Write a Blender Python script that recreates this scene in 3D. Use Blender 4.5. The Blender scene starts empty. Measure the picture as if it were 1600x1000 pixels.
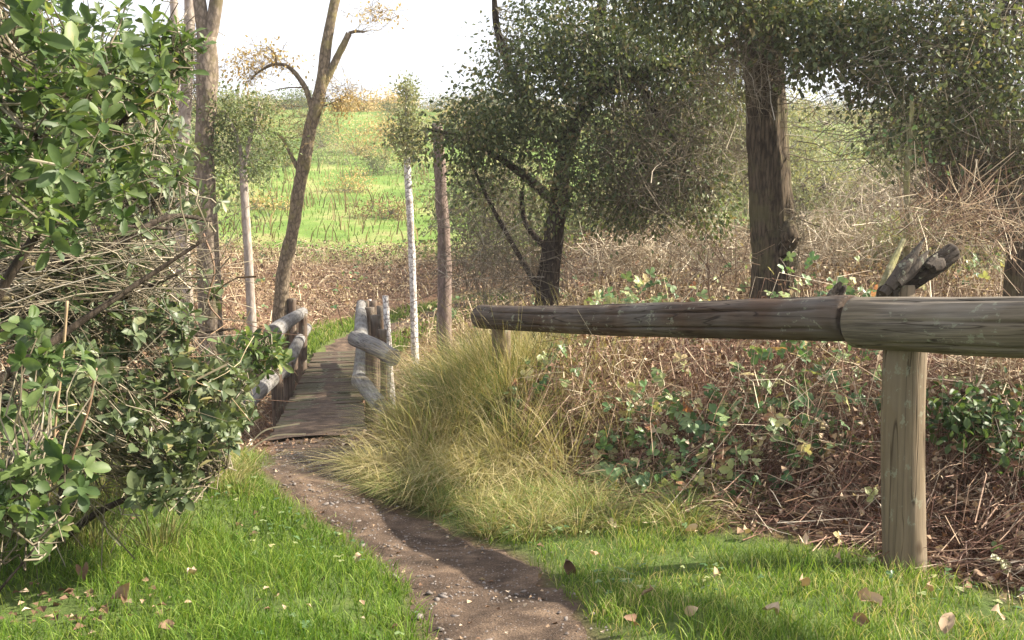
import bpy, math
import numpy as np
from math import radians, sin, cos, pi
rng = np.random.default_rng(11)
S = bpy.context.scene
COL = S.collection

# ------------------------------------------------------------------ camera, sky, sun, exposure
PITCH = radians(5.0)
EYE = np.array([0.0, 0.0, 1.5])
F = 1570.0
cam_d = bpy.data.cameras.new("camera"); cam = bpy.data.objects.new("camera", cam_d); COL.objects.link(cam)
cam.location = EYE; cam.rotation_euler = (pi/2 - PITCH, 0, 0)
cam_d.sensor_width = 36.0; cam_d.lens = 36.0 * F / 1600.0
cam_d.clip_start = 0.05; cam_d.clip_end = 600.0
S.camera = cam

SUN_EL, SUN_AZ = radians(37), radians(84)          # azimuth clockwise from the viewing direction
world = bpy.data.worlds.new("World"); S.world = world; world.use_nodes = True
nt = world.node_tree; nt.nodes.clear()
sky = nt.nodes.new("ShaderNodeTexSky"); sky.sky_type = 'NISHITA'; sky.sun_disc = False
sky.sun_elevation = SUN_EL; sky.sun_rotation = SUN_AZ; sky.dust_density = 3.0; sky.air_density = 1.0
bg = nt.nodes.new("ShaderNodeBackground"); bg.inputs[1].default_value = 0.09
wo = nt.nodes.new("ShaderNodeOutputWorld")
mixw = nt.nodes.new("ShaderNodeMixRGB"); mixw.inputs[0].default_value = 0.55
mixw.inputs[2].default_value = (6.2, 6.1, 6.3, 1)    # thin bright high cloud over the blue
nt.links.new(sky.outputs[0], mixw.inputs[1]); nt.links.new(mixw.outputs[0], bg.inputs[0]); nt.links.new(bg.outputs[0], wo.inputs[0])
sd = bpy.data.lights.new("sun", 'SUN'); sd.energy = 5.0; sd.angle = radians(0.6); sd.color = (1.0, 0.91, 0.76)
sun = bpy.data.objects.new("sun", sd); COL.objects.link(sun)
to_sun = np.array([sin(SUN_AZ)*cos(SUN_EL), cos(SUN_AZ)*cos(SUN_EL), sin(SUN_EL)])
import mathutils
sun.rotation_euler = mathutils.Vector(to_sun).to_track_quat('Z', 'Y').to_euler()
S.view_settings.view_transform = 'Standard'; S.view_settings.look = 'None'
S.view_settings.gamma = 1.0; S.view_settings.exposure = 1.65
S.render.engine = 'CYCLES'
S.cycles.max_bounces = 7; S.cycles.diffuse_bounces = 4; S.cycles.transmission_bounces = 4; S.cycles.transparent_max_bounces = 4
S.cycles.use_denoising = True; S.cycles.sample_clamp_indirect = 6.0
S.cycles.caustics_reflective = False; S.cycles.caustics_refractive = False

# ------------------------------------------------------------------ helpers
def W(px, py, Y):
    u = (px-800)/F; v = (500-py)/F
    d = np.array([u, cos(PITCH)+v*sin(PITCH), -sin(PITCH)+v*cos(PITCH)])
    return EYE + d*(Y/d[1])
def A(*pts): return np.array(pts, float)
def nrm(v): return v/np.maximum(np.linalg.norm(v, axis=-1, keepdims=True), 1e-9)

_lat = rng.random((256, 256))
def vn(x, y):
    x = np.asarray(x, float); y = np.asarray(y, float)
    xi = np.floor(x).astype(int); yi = np.floor(y).astype(int); fx = x-xi; fy = y-yi
    fx = fx*fx*(3-2*fx); fy = fy*fy*(3-2*fy)
    g = lambda a, b: _lat[a & 255, b & 255]
    return (g(xi, yi)*(1-fx)+g(xi+1, yi)*fx)*(1-fy)+(g(xi, yi+1)*(1-fx)+g(xi+1, yi+1)*fx)*fy
def fbm(x, y, o=3):
    s = 0; a = .5
    for i in range(o):
        s = s+a*(vn(x*2**i+17*i, y*2**i+5*i)-.5); a *= .5
    return s

class Geo:
    def __init__(s): s.v = []; s.f = []; s.r = []; s.t = []; s.n = 0
    def add(s, V, Fs, r, t=None):
        V = V.reshape(-1, 3)
        s.v.append(V)
        for f in (Fs if isinstance(Fs, list) else [Fs]):
            s.f.append(f+s.n)
        s.r.append(np.broadcast_to(np.asarray(r, float), (len(V),)) if np.ndim(r) == 0 else r.reshape(-1))
        s.t.append(np.zeros(len(V)) if t is None else np.asarray(t, float).reshape(-1))
        s.n += len(V)
    def mesh(s, name, mat, smooth=False):
        V = np.concatenate(s.v); me = bpy.data.meshes.new(name)
        me.vertices.add(len(V)); me.vertices.foreach_set("co", V.astype(np.float32).ravel())
        loops = np.concatenate([f.ravel() for f in s.f]); st = []; o = 0
        for f in s.f:
            k = f.shape[1]; st.append(o+np.arange(len(f))*k); o += f.size
        st = np.concatenate(st)
        me.loops.add(len(loops)); me.loops.foreach_set("vertex_index", loops.astype(np.int32))
        me.polygons.add(len(st)); me.polygons.foreach_set("loop_start", st.astype(np.int32))
        me.polygons.foreach_set("use_smooth", np.full(len(st), smooth))
        for nm, arr in (("rnd", s.r), ("tp", s.t)):
            a = me.attributes.new(nm, 'FLOAT', 'POINT'); a.data.foreach_set("value", np.concatenate(arr).astype(np.float32))
        me.update(calc_edges=True); me.materials.append(mat)
        return me
    def build(s, name, mat, parent=None, smooth=False):
        if s.n == 0: return None
        o = bpy.data.objects.new(name, s.mesh(name, mat, smooth)); COL.objects.link(o)
        if parent is not None:
            o.parent = parent; o.matrix_parent_inverse = parent.matrix_basis.inverted()
        return o
def tag(o, label=None, cat=None, group=None, kind=None):
    for k, v in (('label', label), ('category', cat), ('group', group), ('kind', kind)):
        if v: o[k] = v
    return o
def thing(name, loc, label, cat, group=None):
    o = bpy.data.objects.new(name, None); COL.objects.link(o); o.location = tuple(loc); o.empty_display_size = .1
    return tag(o, label, cat, group)

def basis(d, hint):
    """columns: x side, y along d, z normal near hint"""
    d = nrm(d); x = nrm(np.cross(d, hint)); z = np.cross(x, d)
    return np.stack([x, d, z], axis=-1)
def inst(g, T, Fs, R, sc, P, r, t=None):
    """T (n,3) template; R (N,3,3); sc (N,) or (N,3); P (N,3)"""
    N = len(P); sc = np.asarray(sc, float)
    if sc.ndim == 1: sc = sc[:, None]
    V = np.einsum('nij,nkj->nki', R, T[None]*sc[:, None, :]) + P[:, None, :]
    off = (np.arange(N)*len(T))[:, None, None]
    Fl = [(f[None]+off).reshape(-1, f.shape[1]) for f in (Fs if isinstance(Fs, list) else [Fs])]
    rr = np.repeat(r, len(T)); tt = None if t is None else np.tile(t, N)
    g.add(V, Fl, rr, tt)
def strands(g, P, Rd, r, sides=3):
    """P (N,K,3), Rd (N,K)"""
    N, K, _ = P.shape
    tan = nrm(np.gradient(P, axis=1))
    hint = np.where(np.abs(tan[..., 2:3]) > .9, np.array([1., 0, 0]), np.array([0, 0, 1.]))
    a = nrm(np.cross(tan, hint)); b = np.cross(tan, a)
    th = np.arange(sides)*2*pi/sides
    V = P[:, :, None, :] + Rd[:, :, None, None]*(a[:, :, None, :]*np.cos(th)[:, None]+b[:, :, None, :]*np.sin(th)[:, None])
    k = np.arange(K-1)[:, None]*sides; j = np.arange(sides)[None]; j2 = (j+1) % sides
    q = np.stack([k+j, k+j2, k+sides+j2, k+sides+j], -1).reshape(-1, 4)
    Fq = (q[None]+(np.arange(N)*K*sides)[:, None, None]).reshape(-1, 4)
    t = np.broadcast_to(np.linspace(0, 1, K)[None, :, None], (N, K, sides))
    g.add(V, Fq, np.repeat(r, K*sides), t.reshape(-1))
def ribbons(g, P, Wd, side, r):
    """P (N,K,3) Wd (N,K) half widths; side (N,3)"""
    N, K, _ = P.shape
    V = np.stack([P-side[:, None]*Wd[..., None], P+side[:, None]*Wd[..., None]], 2)
    k = np.arange(K-1)*2
    q = np.stack([k, k+1, k+3, k+2], -1)
    Fq = (q[None]+(np.arange(N)*K*2)[:, None, None]).reshape(-1, 4)
    t = np.broadcast_to(np.linspace(0, 1, K)[None, :, None], (N, K, 2))
    g.add(V, Fq, np.repeat(r, K*2), t.reshape(-1))
def smooth_line(pts, n):
    pts = np.asarray(pts, float); m = len(pts)
    P = np.vstack([2*pts[0]-pts[1], pts, 2*pts[-1]-pts[-2]]); out = []
    for i in range(m-1):
        a, b, c, d = P[i:i+4]
        for t in np.linspace(0, 1, n, endpoint=False):
            out.append(.5*((2*b)+(-a+c)*t+(2*a-5*b+4*c-d)*t*t+(-a+3*b-3*c+d)*t**3))
    out.append(pts[-1]); return np.array(out)
def limb(g, pts, rad, sides=8, n=4, rough=0.0, r=None, seed=0, ridges=0):
    """tapered bark tube through pts"""
    q = smooth_line(np.column_stack([np.asarray(pts, float), np.asarray(rad, float)]), n)
    P, R = q[:, :3], np.maximum(q[:, 3], .002)
    K = len(P); tan = nrm(np.gradient(P, axis=0))
    a = nrm(np.cross(tan, np.array([.13, 1, .07]))); b = np.cross(tan, a)
    th = np.arange(sides)*2*pi/sides
    L = np.concatenate([[0], np.cumsum(np.linalg.norm(np.diff(P, axis=0), axis=1))])
    rr = R[:, None]*np.ones(sides)
    if rough:
        lump = fbm(L[:, None]/(R.mean()*3)+seed*7, np.cos(th)[None]*1.3+np.sin(th)[None]*.9+seed+3, 3)
        rr = rr*(1+rough*lump*2)
    if ridges:
        phase = th[None]*ridges + 2.4*fbm(L[:, None]*4+seed, th[None]*1.2, 2)
        rr = rr*(1+.05*np.sin(phase)+.1*(vn(th[None]*ridges/2.0+seed, L[:, None]*6)-.5))
    V = P[:, None]+rr[..., None]*(a[:, None]*np.cos(th)[None, :, None]+b[:, None]*np.sin(th)[None, :, None])
    k = np.arange(K-1)[:, None]*sides; j = np.arange(sides)[None]; j2 = (j+1) % sides
    Fq = np.stack([k+j, k+j2, k+sides+j2, k+sides+j], -1).reshape(-1, 4)
    cap = np.array([[(K-1)*sides+i for i in range(sides)]])
    cap0 = np.array([[sides-1-i for i in range(sides)]])
    g.add(V, [Fq, cap, cap0], rng.random() if r is None else r, np.broadcast_to(np.linspace(0, 1, K)[:, None], (K, sides)).reshape(-1))
    return P, R
def rdir(n, up=0.0):
    v = rng.normal(size=(n, 3)); v[:, 2] += up; return nrm(v)

# leaf templates
def leaf_template(wid, cup=.06, droop=.18, st=(0, .18, .42, .68, .88, 1)):
    prof = {0: .08, .3: .75, .72: .98, .18: .55, .42: .92, .68: 1., .88: .62, 1: 0}
    V = []; Fq = []; Ft = []
    for t in st: V.append((0, t, -droop*t*t))
    nL = len(st)-2
    for s in (-1, 1):
        for t in st[1:-1]:
            w = wid*prof[t]; V.append((s*w, t+.02, -droop*t*t+cup*prof[t]))
    m = len(st)
    for si, s in enumerate((-1, 1)):
        o = m+si*nL
        def T(*f): Ft.append(f if s > 0 else f[::-1])
        def Q(*f): Fq.append(f if s > 0 else f[::-1])
        T(0, o, 1)
        for i in range(nL-1): Q(i+1, o+i, o+i+1, i+2)
        T(nL, o+nL-1, nL+1)
    return np.array(V, float), [np.array(Fq), np.array(Ft)]
BROAD = leaf_template(.2)
BROAD2 = leaf_template(.26, .09, .3)
LOW = {id(BROAD): leaf_template(.2, .06, .18, (0, .3, .72, 1)), id(BROAD2): leaf_template(.26, .09, .3, (0, .3, .72, 1))}
RHOMB = (A((0, 0, 0), (.3, .5, .07), (0, 1, -.06), (-.3, .5, .07)), [np.array([[0, 1, 2], [0, 2, 3]])])
CRUMP = (A((0, 0, 0), (.42, .35, .22), (.1, 1, -.05), (-.38, .55, .25)), [np.array([[0, 1, 2], [0, 2, 3]])])
_l = leaf_template(.34, .08, .15, (0, .3, .72, 1))
def trifoliate():
    V = []; FQ = []; FT = []; o = 0
    for a, s, y0 in ((0, 1, .35), (1.25, .8, .3), (-1.25, .8, .3)):
        v = _l[0]*s; c, sn = cos(a), sin(a)
        v = np.column_stack([v[:, 0]*c-v[:, 1]*sn, v[:, 0]*sn+v[:, 1]*c+y0, v[:, 2]])
        V.append(v); FQ.append(_l[1][0]+o); FT.append(_l[1][1]+o); o += len(v)
    return np.vstack(V), [np.vstack(FQ), np.vstack(FT)]
TRI = trifoliate()

# ------------------------------------------------------------------ materials
def ramp_node(nt, cols):
    rn = nt.nodes.new("ShaderNodeValToRGB"); el = rn.color_ramp.elements
    while len(el) < len(cols): el.new(.5)
    for i, (p, c) in enumerate(cols):
        el[i].position = p; el[i].color = (*c, 1)
    return rn
def base_mat(name):
    m = bpy.data.materials.new(name); m.use_nodes = True; nt = m.node_tree
    b = nt.nodes["Principled BSDF"]; out = nt.nodes["Material Output"]
    return m, nt, b, out
def attr(nt, n):
    a = nt.nodes.new("ShaderNodeAttribute"); a.attribute_name = n; return a
def math_n(nt, op, a, b=None, clamp=False):
    n = nt.nodes.new("ShaderNodeMath"); n.operation = op; n.use_clamp = clamp
    for i, x in enumerate((a, b)):
        if x is None: continue
        if isinstance(x, (int, float)): n.inputs[i].default_value = x
        else: nt.links.new(x, n.inputs[i])
    return n.outputs[0]
def noise(nt, scale, detail=4, rough=.6, vec=None, dist=0):
    n = nt.nodes.new("ShaderNodeTexNoise"); n.inputs['Scale'].default_value = scale
    n.inputs['Detail'].default_value = detail; n.inputs['Roughness'].default_value = rough; n.inputs['Distortion'].default_value = dist
    if vec is not None: nt.links.new(vec, n.inputs['Vector'])
    return n
def mix(nt, f, a, b, mode='MIX'):
    n = nt.nodes.new("ShaderNodeMixRGB"); n.blend_type = mode
    for i, x in enumerate((f, a, b)):
        if isinstance(x, (int, float)): n.inputs[i].default_value = x
        elif isinstance(x, tuple): n.inputs[i].default_value = (*x, 1)
        else: nt.links.new(x, n.inputs[i])
    return n.outputs[0]
def coords(nt, kind='Object', scale=(1, 1, 1)):
    tc = nt.nodes.new("ShaderNodeTexCoord"); mp = nt.nodes.new("ShaderNodeMapping")
    mp.inputs['Scale'].default_value = scale; nt.links.new(tc.outputs[kind], mp.inputs[0]); return mp.outputs[0]
def leaf_mat(name, cols, trans=.35, rough=.5, spec=.3, base=None, patch=0.25, patch_scale=3.0, tint=1.25):
    m, nt, b, out = base_mat(name)
    f = attr(nt, "rnd").outputs['Fac']
    oi = nt.nodes.new("ShaderNodeObjectInfo")
    f = math_n(nt, 'ADD', f, math_n(nt, 'MULTIPLY', oi.outputs['Random'], .0))
    if patch:
        n = noise(nt, patch_scale, 2, .5, coords(nt))
        f = math_n(nt, 'ADD', f, math_n(nt, 'MULTIPLY', math_n(nt, 'SUBTRACT', n.outputs['Fac'], .5), patch*2), True)
    r = ramp_node(nt, cols); nt.links.new(f, r.inputs[0]); c = r.outputs[0]
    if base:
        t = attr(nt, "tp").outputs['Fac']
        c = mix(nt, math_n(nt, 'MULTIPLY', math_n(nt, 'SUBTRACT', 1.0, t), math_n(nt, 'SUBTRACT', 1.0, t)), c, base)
    nt.links.new(c, b.inputs['Base Color']); b.inputs['Roughness'].default_value = rough
    b.inputs['Specular IOR Level'].default_value = spec
    if trans:
        tr = nt.nodes.new("ShaderNodeBsdfTranslucent"); mx = nt.nodes.new("ShaderNodeMixShader"); mx.inputs[0].default_value = trans
        nt.links.new(mix(nt, 1.0, c, (tint, tint*1.0, tint*.55), 'MULTIPLY'), tr.inputs[0])
        nt.links.new(b.outputs[0], mx.inputs[1]); nt.links.new(tr.outputs[0], mx.inputs[2]); nt.links.new(mx.outputs[0], out.inputs[0])
    return m
def bark_mat(name, dark, light, moss=None, scale=1.0, stretch=.18, bump=.5, ctrl=(.35, .65), horiz=False):
    m, nt, b, out = base_mat(name)
    v = coords(nt, 'Object', (scale*9, scale*9, scale*9*stretch))
    n1 = noise(nt, 3.0, 6, .7, v, .6); n2 = noise(nt, 1.1, 3, .5, coords(nt, 'Object', (1.5, 1.5, 1.5)))
    vo = nt.nodes.new("ShaderNodeTexVoronoi"); vo.feature = 'DISTANCE_TO_EDGE'; vo.inputs['Scale'].default_value = 2.2
    wv = mix(nt, .35, v, n1.outputs['Color']); nt.links.new(wv, vo.inputs['Vector'])
    crack = math_n(nt, 'MULTIPLY', vo.outputs['Distance'], 5.0, True)
    h = math_n(nt, 'MULTIPLY', n1.outputs['Fac'], math_n(nt, 'ADD', math_n(nt, 'MULTIPLY', crack, .5), .5))
    r = ramp_node(nt, [(ctrl[0]*.8, dark), (ctrl[1], light)]); nt.links.new(h, r.inputs[0]); c = r.outputs[0]
    c = mix(nt, math_n(nt, 'MULTIPLY', n2.outputs['Fac'], .6), c, tuple(x*.6 for x in light))
    if moss:
        n3 = noise(nt, 3.2, 5, .65, coords(nt, 'Object', (1, 1, 1)))
        mf = ramp_node(nt, [(.5, (0, 0, 0)), (.62, (1, 1, 1))]); nt.links.new(n3.outputs['Fac'], mf.inputs[0])
        c = mix(nt, math_n(nt, 'MULTIPLY', mf.outputs[0], .75), c, moss)
    nt.links.new(c, b.inputs['Base Color']); b.inputs['Roughness'].default_value = .92; b.inputs['Specular IOR Level'].default_value = .15
    bp = nt.nodes.new("ShaderNodeBump"); bp.inputs['Strength'].default_value = bump; bp.inputs['Distance'].default_value = .02/scale
    nt.links.new(h, bp.inputs['Height']); nt.links.new(bp.outputs[0], b.inputs['Normal'])
    return m
def log_mat(name, dark, light, warm, grey, scale=1.0):
    """weathered round timber, grain along local Z"""
    m, nt, b, out = base_mat(name)
    v = coords(nt, 'Object', (scale, scale, scale*.05)); g = noise(nt, 55, 5, .65, v, .3)
    v2 = coords(nt, 'Object', (1, 1, .35)); g2 = noise(nt, 5.5, 4, .6, v2, .5); g3 = noise(nt, 2.2, 3, .55, coords(nt, 'Object', (1, 1, .8)), .2)
    r = ramp_node(nt, [(.3, dark), (.62, light)]); nt.links.new(g.outputs['Fac'], r.inputs[0])
    r2 = ramp_node(nt, [(.44, (0, 0, 0)), (.56, (1, 1, 1))]); nt.links.new(g2.outputs['Fac'], r2.inputs[0])
    c = mix(nt, math_n(nt, 'MULTIPLY', r2.outputs[0], .5), r.outputs[0], warm)
    r3 = ramp_node(nt, [(.47, (0, 0, 0)), (.6, (1, 1, 1))]); nt.links.new(g3.outputs['Fac'], r3.inputs[0])
    c = mix(nt, math_n(nt, 'MULTIPLY', r3.outputs[0], .6), c, grey)
    c = mix(nt, .6, c, mix(nt, 1.0, r.outputs[0], (2, 2, 2), 'MULTIPLY'), 'MULTIPLY')
    # weather cracks along the grain
    cr = noise(nt, 14, 2, .5, coords(nt, 'Object', (1, 1, .06)), .4)
    rc = ramp_node(nt, [(.485, (1, 1, 1)), (.497, (.18, .15, .13)), (.509, (1, 1, 1))]); nt.links.new(cr.outputs['Fac'], rc.inputs[0])
    c = mix(nt, .9, c, rc.outputs[0], 'MULTIPLY')
    # knots
    vo = nt.nodes.new("ShaderNodeTexVoronoi"); vo.inputs['Scale'].default_value = 5.0; nt.links.new(coords(nt, 'Object', (1, 1, .55)), vo.inputs['Vector'])
    rk = ramp_node(nt, [(.05, (.3, .24, .2)), (.11, (1, 1, 1))]); nt.links.new(vo.outputs['Distance'], rk.inputs[0])
    c = mix(nt, .8, c, rk.outputs[0], 'MULTIPLY')
    li = noise(nt, 28, 4, .7, coords(nt, 'Object', (1, 1, .7))); l2 = noise(nt, 3.5, 2, .5, coords(nt, 'Object', (1, 1, 1)))
    lr = ramp_node(nt, [(.58, (0, 0, 0)), (.63, (1, 1, 1))]); nt.links.new(li.outputs['Fac'], lr.inputs[0])
    c = mix(nt, math_n(nt, 'MULTIPLY', lr.outputs[0], math_n(nt, 'MULTIPLY', math_n(nt, 'GREATER_THAN', l2.outputs['Fac'], .5), .55)), c, (.27, .28, .2))
    nt.links.new(c, b.inputs['Base Color']); b.inputs['Roughness'].default_value = .85; b.inputs['Specular IOR Level'].default_value = .2
    bp = nt.nodes.new("ShaderNodeBump"); bp.inputs['Strength'].default_value = .55; bp.inputs['Distance'].default_value = .006
    hh = math_n(nt, 'ADD', g.outputs['Fac'], math_n(nt, 'MULTIPLY', rc.outputs[0], .8))
    nt.links.new(hh, bp.inputs['Height']); nt.links.new(bp.outputs[0], b.inputs['Normal'])
    return m

M = {}
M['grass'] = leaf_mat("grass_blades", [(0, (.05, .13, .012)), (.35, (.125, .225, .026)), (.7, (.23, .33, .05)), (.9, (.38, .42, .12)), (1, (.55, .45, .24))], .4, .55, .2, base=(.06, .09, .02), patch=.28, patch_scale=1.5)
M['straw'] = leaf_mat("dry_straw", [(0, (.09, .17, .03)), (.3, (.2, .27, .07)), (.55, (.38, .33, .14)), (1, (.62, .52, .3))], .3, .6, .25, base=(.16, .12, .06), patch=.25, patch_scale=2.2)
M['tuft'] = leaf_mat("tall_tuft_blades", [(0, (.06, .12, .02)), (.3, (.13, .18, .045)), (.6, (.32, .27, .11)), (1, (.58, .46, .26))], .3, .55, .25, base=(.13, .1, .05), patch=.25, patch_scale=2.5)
M['broad'] = leaf_mat("broad_leaves", [(0, (.03, .065, .02)), (.5, (.085, .135, .042)), (.9, (.18, .235, .085)), (1, (.3, .27, .1))], .38, .5, .35, patch=.3)
M['broad2'] = leaf_mat("muted_leaves", [(0, (.04, .065, .03)), (.5, (.1, .135, .06)), (.9, (.2, .225, .115)), (1, (.34, .3, .14))], .3, .45, .4, patch=.2)
M['oak'] = leaf_mat("oak_leaves", [(0, (.03, .048, .018)), (.35, (.07, .1, .034)), (.65, (.15, .18, .07)), (.85, (.22, .19, .09)), (1, (.34, .26, .15))], .3, .45, .45, patch=.25, patch_scale=1.0)
M['brownleaf'] = leaf_mat("withered_leaves", [(0, (.07, .045, .028)), (.45, (.2, .135, .08)), (.8, (.38, .28, .17)), (1, (.58, .48, .33))], .15, .7, .2, patch=.2)
M['litter'] = leaf_mat("leaf_litter", [(0, (.08, .045, .028)), (.5, (.2, .12, .075)), (.85, (.4, .29, .19)), (1, (.62, .5, .38))], .12, .7, .2, patch=.25)
M['cane'] = leaf_mat("bramble_canes", [(0, (.1, .055, .035)), (.35, (.22, .135, .085)), (.7, (.4, .3, .18)), (1, (.66, .57, .4))], 0, .6, .3, patch=.2)
M['redcane'] = leaf_mat("red_bramble_canes", [(0, (.07, .03, .02)), (.4, (.17, .085, .055)), (.72, (.29, .18, .115)), (.92, (.44, .33, .22)), (1, (.68, .58, .44))], 0, .6, .3, patch=.2)
M['redlitter'] = leaf_mat("red_brown_dead_leaves", [(0, (.07, .035, .022)), (.4, (.18, .1, .065)), (.75, (.36, .25, .16)), (1, (.64, .52, .38))], .12, .7, .2, patch=.3)
M['twig'] = leaf_mat("bare_twigs", [(0, (.08, .065, .042)), (.5, (.17, .14, .095)), (.9, (.3, .26, .19)), (1, (.5, .44, .36))], 0, .75, .2, patch=.15)
M['greentwig'] = leaf_mat("mossy_twigs", [(0, (.12, .12, .05)), (.5, (.26, .25, .12)), (1, (.45, .42, .26))], 0, .8, .2, patch=.15)
M['willow'] = leaf_mat("pale_far_leaves", [(0, (.13, .15, .07)), (.5, (.25, .27, .14)), (1, (.42, .38, .22))], .3, .6, .3, patch=.25, patch_scale=.6)
M['gold'] = leaf_mat("golden_twigs", [(0, (.35, .22, .08)), (.5, (.5, .36, .15)), (1, (.6, .5, .28))], .25, .7, .2, patch=.1)
M['farbrush'] = leaf_mat("far_brush_leaves", [(0, (.06, .09, .03)), (.5, (.13, .17, .06)), (1, (.27, .26, .12))], .3, .6, .3, patch=.3, patch_scale=.25)
M['hillgrass'] = leaf_mat("hill_grass", [(0, (.07, .12, .025)), (.5, (.14, .23, .045)), (.85, (.25, .3, .09)), (1, (.4, .31, .17))], .35, .6, .2, patch=.45, patch_scale=.3)
M['weed'] = leaf_mat("brown_weeds", [(0, (.14, .1, .05)), (.5, (.27, .19, .09)), (1, (.4, .33, .15))], .1, .8, .1, patch=.2)
M['sweetbriar'] = leaf_mat("bramble_leaves", [(0, (.06, .13, .045)), (.4, (.12, .2, .075)), (.7, (.25, .3, .12)), (.9, (.45, .42, .2)), (1, (.4, .18, .1))], .3, .45, .4, patch=.2, patch_scale=1.5)
M['darkbark'] = bark_mat("dark_furrowed_bark", (.012, .009, .006), (.17, .128, .085), (.1, .09, .045), 1.9, .13, 1.0, (.33, .7))
M['oakbark'] = bark_mat("brown_oak_bark", (.02, .015, .011), (.11, .085, .065), None, 1.6, .3, .7)
M['paletrunk'] = bark_mat("pale_mottled_bark", (.08, .06, .045), (.36, .29, .22), (.12, .1, .05), 1.0, .5, .3)
M['leanbark'] = bark_mat("grey_brown_bark", (.06, .045, .03), (.33, .26, .18), (.22, .19, .08), 1.2, .5, .5)
M['whitebark'] = bark_mat("white_bark", (.1, .075, .06), (.82, .78, .74), (.3, .24, .2), 1.0, 1.0, .4, (.36, .4))
M['snag'] = bark_mat("reddish_snag_bark", (.12, .085, .07), (.34, .26, .22), None, 1.3, .3, .5)
M['smooth_pole'] = bark_mat("smooth_pinkish_bark", (.26, .21, .17), (.5, .43, .37), None, 1.0, .4, .15)
M['mossbark'] = bark_mat("mossy_yellow_bark", (.12, .11, .05), (.36, .33, .2), (.26, .25, .1), 1.6, .5, .5)
M['rail'] = log_mat("weathered_rail_wood", (.06, .046, .036), (.17, .14, .115), (.15, .085, .05), (.25, .235, .215))
M['rail2'] = log_mat("grey_rail_wood", (.1, .085, .068), (.27, .24, .2), (.2, .165, .11), (.32, .3, .27))
M['post'] = log_mat("pale_post_wood", (.2, .165, .12), (.29, .24, .175), (.25, .205, .14), (.3, .265, .22), .8)
M['bridgewood'] = log_mat("blue_grey_bridge_logs", (.13, .12, .11), (.3, .29, .28), (.2, .185, .16), (.34, .34, .35), .9)
M['bridgepost'] = log_mat("brown_bridge_posts", (.08, .06, .045), (.24, .19, .15), (.19, .14, .1), (.25, .23, .2), .9)
M['plank'] = log_mat("worn_planks", (.06, .045, .036), (.2, .15, .115), (.13, .095, .07), (.11, .13, .06), .8)
M['rot'] = log_mat("rotten_dark_wood", (.02, .015, .012), (.1, .078, .06), (.045, .032, .022), (.17, .145, .12))
M['endgrain'] = bark_mat("cut_log_end", (.05, .035, .025), (.15, .11, .08), None, 2, 1, .5)
M['stone'] = bark_mat("path_stones", (.12, .095, .08), (.3, .27, .25), None, 2, 1, .25)
M['dung'] = bark_mat("dark_clod", (.03, .02, .015), (.1, .07, .05), None, 2, 1, .5)

def ground_mat():
    m, nt, b, out = base_mat("ground_soil")
    v = coords(nt)
    n1 = noise(nt, 9, 6, .7, v); n2 = noise(nt, 60, 4, .7, v); n3 = noise(nt, 1.3, 4, .6, v)
    soil = ramp_node(nt, [(.3, (.05, .032, .02)), (.7, (.15, .105, .07))]); nt.links.new(n2.outputs['Fac'], soil.inputs[0])
    lit = ramp_node(nt, [(.3, (.06, .032, .02)), (.5, (.15, .085, .055)), (.7, (.3, .2, .13))]); nt.links.new(n2.outputs['Fac'], lit.inputs[0])
    gr = ramp_node(nt, [(.25, (.035, .07, .015)), (.5, (.08, .14, .03)), (.75, (.16, .2, .06))]); nt.links.new(n1.outputs['Fac'], gr.inputs[0])
    gf = ramp_node(nt, [(.33, (.07, .12, .025)), (.5, (.14, .22, .045)), (.62, (.26, .27, .1)), (.72, (.25, .19, .1))]); nt.links.new(noise(nt, .35, 7, .72, v).outputs['Fac'], gf.inputs[0])
    brk = math_n(nt, 'SUBTRACT', n1.outputs['Fac'], .5)
    def msk(nm, amp=1.2):
        f = math_n(nt, 'ADD', attr(nt, nm).outputs['Fac'], math_n(nt, 'MULTIPLY', brk, amp), True); return f
    c = mix(nt, msk('litter', .5), soil.outputs[0], lit.outputs[0])
    c = mix(nt, math_n(nt, 'MULTIPLY', msk('green', .5), .8), c, gr.outputs[0])
    c = mix(nt, attr(nt, 'hill').outputs['Fac'], c, gf.outputs[0])
    nt.links.new(c, b.inputs['Base Color']); b.inputs['Roughness'].default_value = .95; b.inputs['Specular IOR Level'].default_value = .1
    bp = nt.nodes.new("ShaderNodeBump"); bp.inputs['Strength'].default_value = .8; bp.inputs['Distance'].default_value = .03
    nt.links.new(n2.outputs['Fac'], bp.inputs['Height']); nt.links.new(bp.outputs[0], b.inputs['Normal'])
    return m
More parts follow.
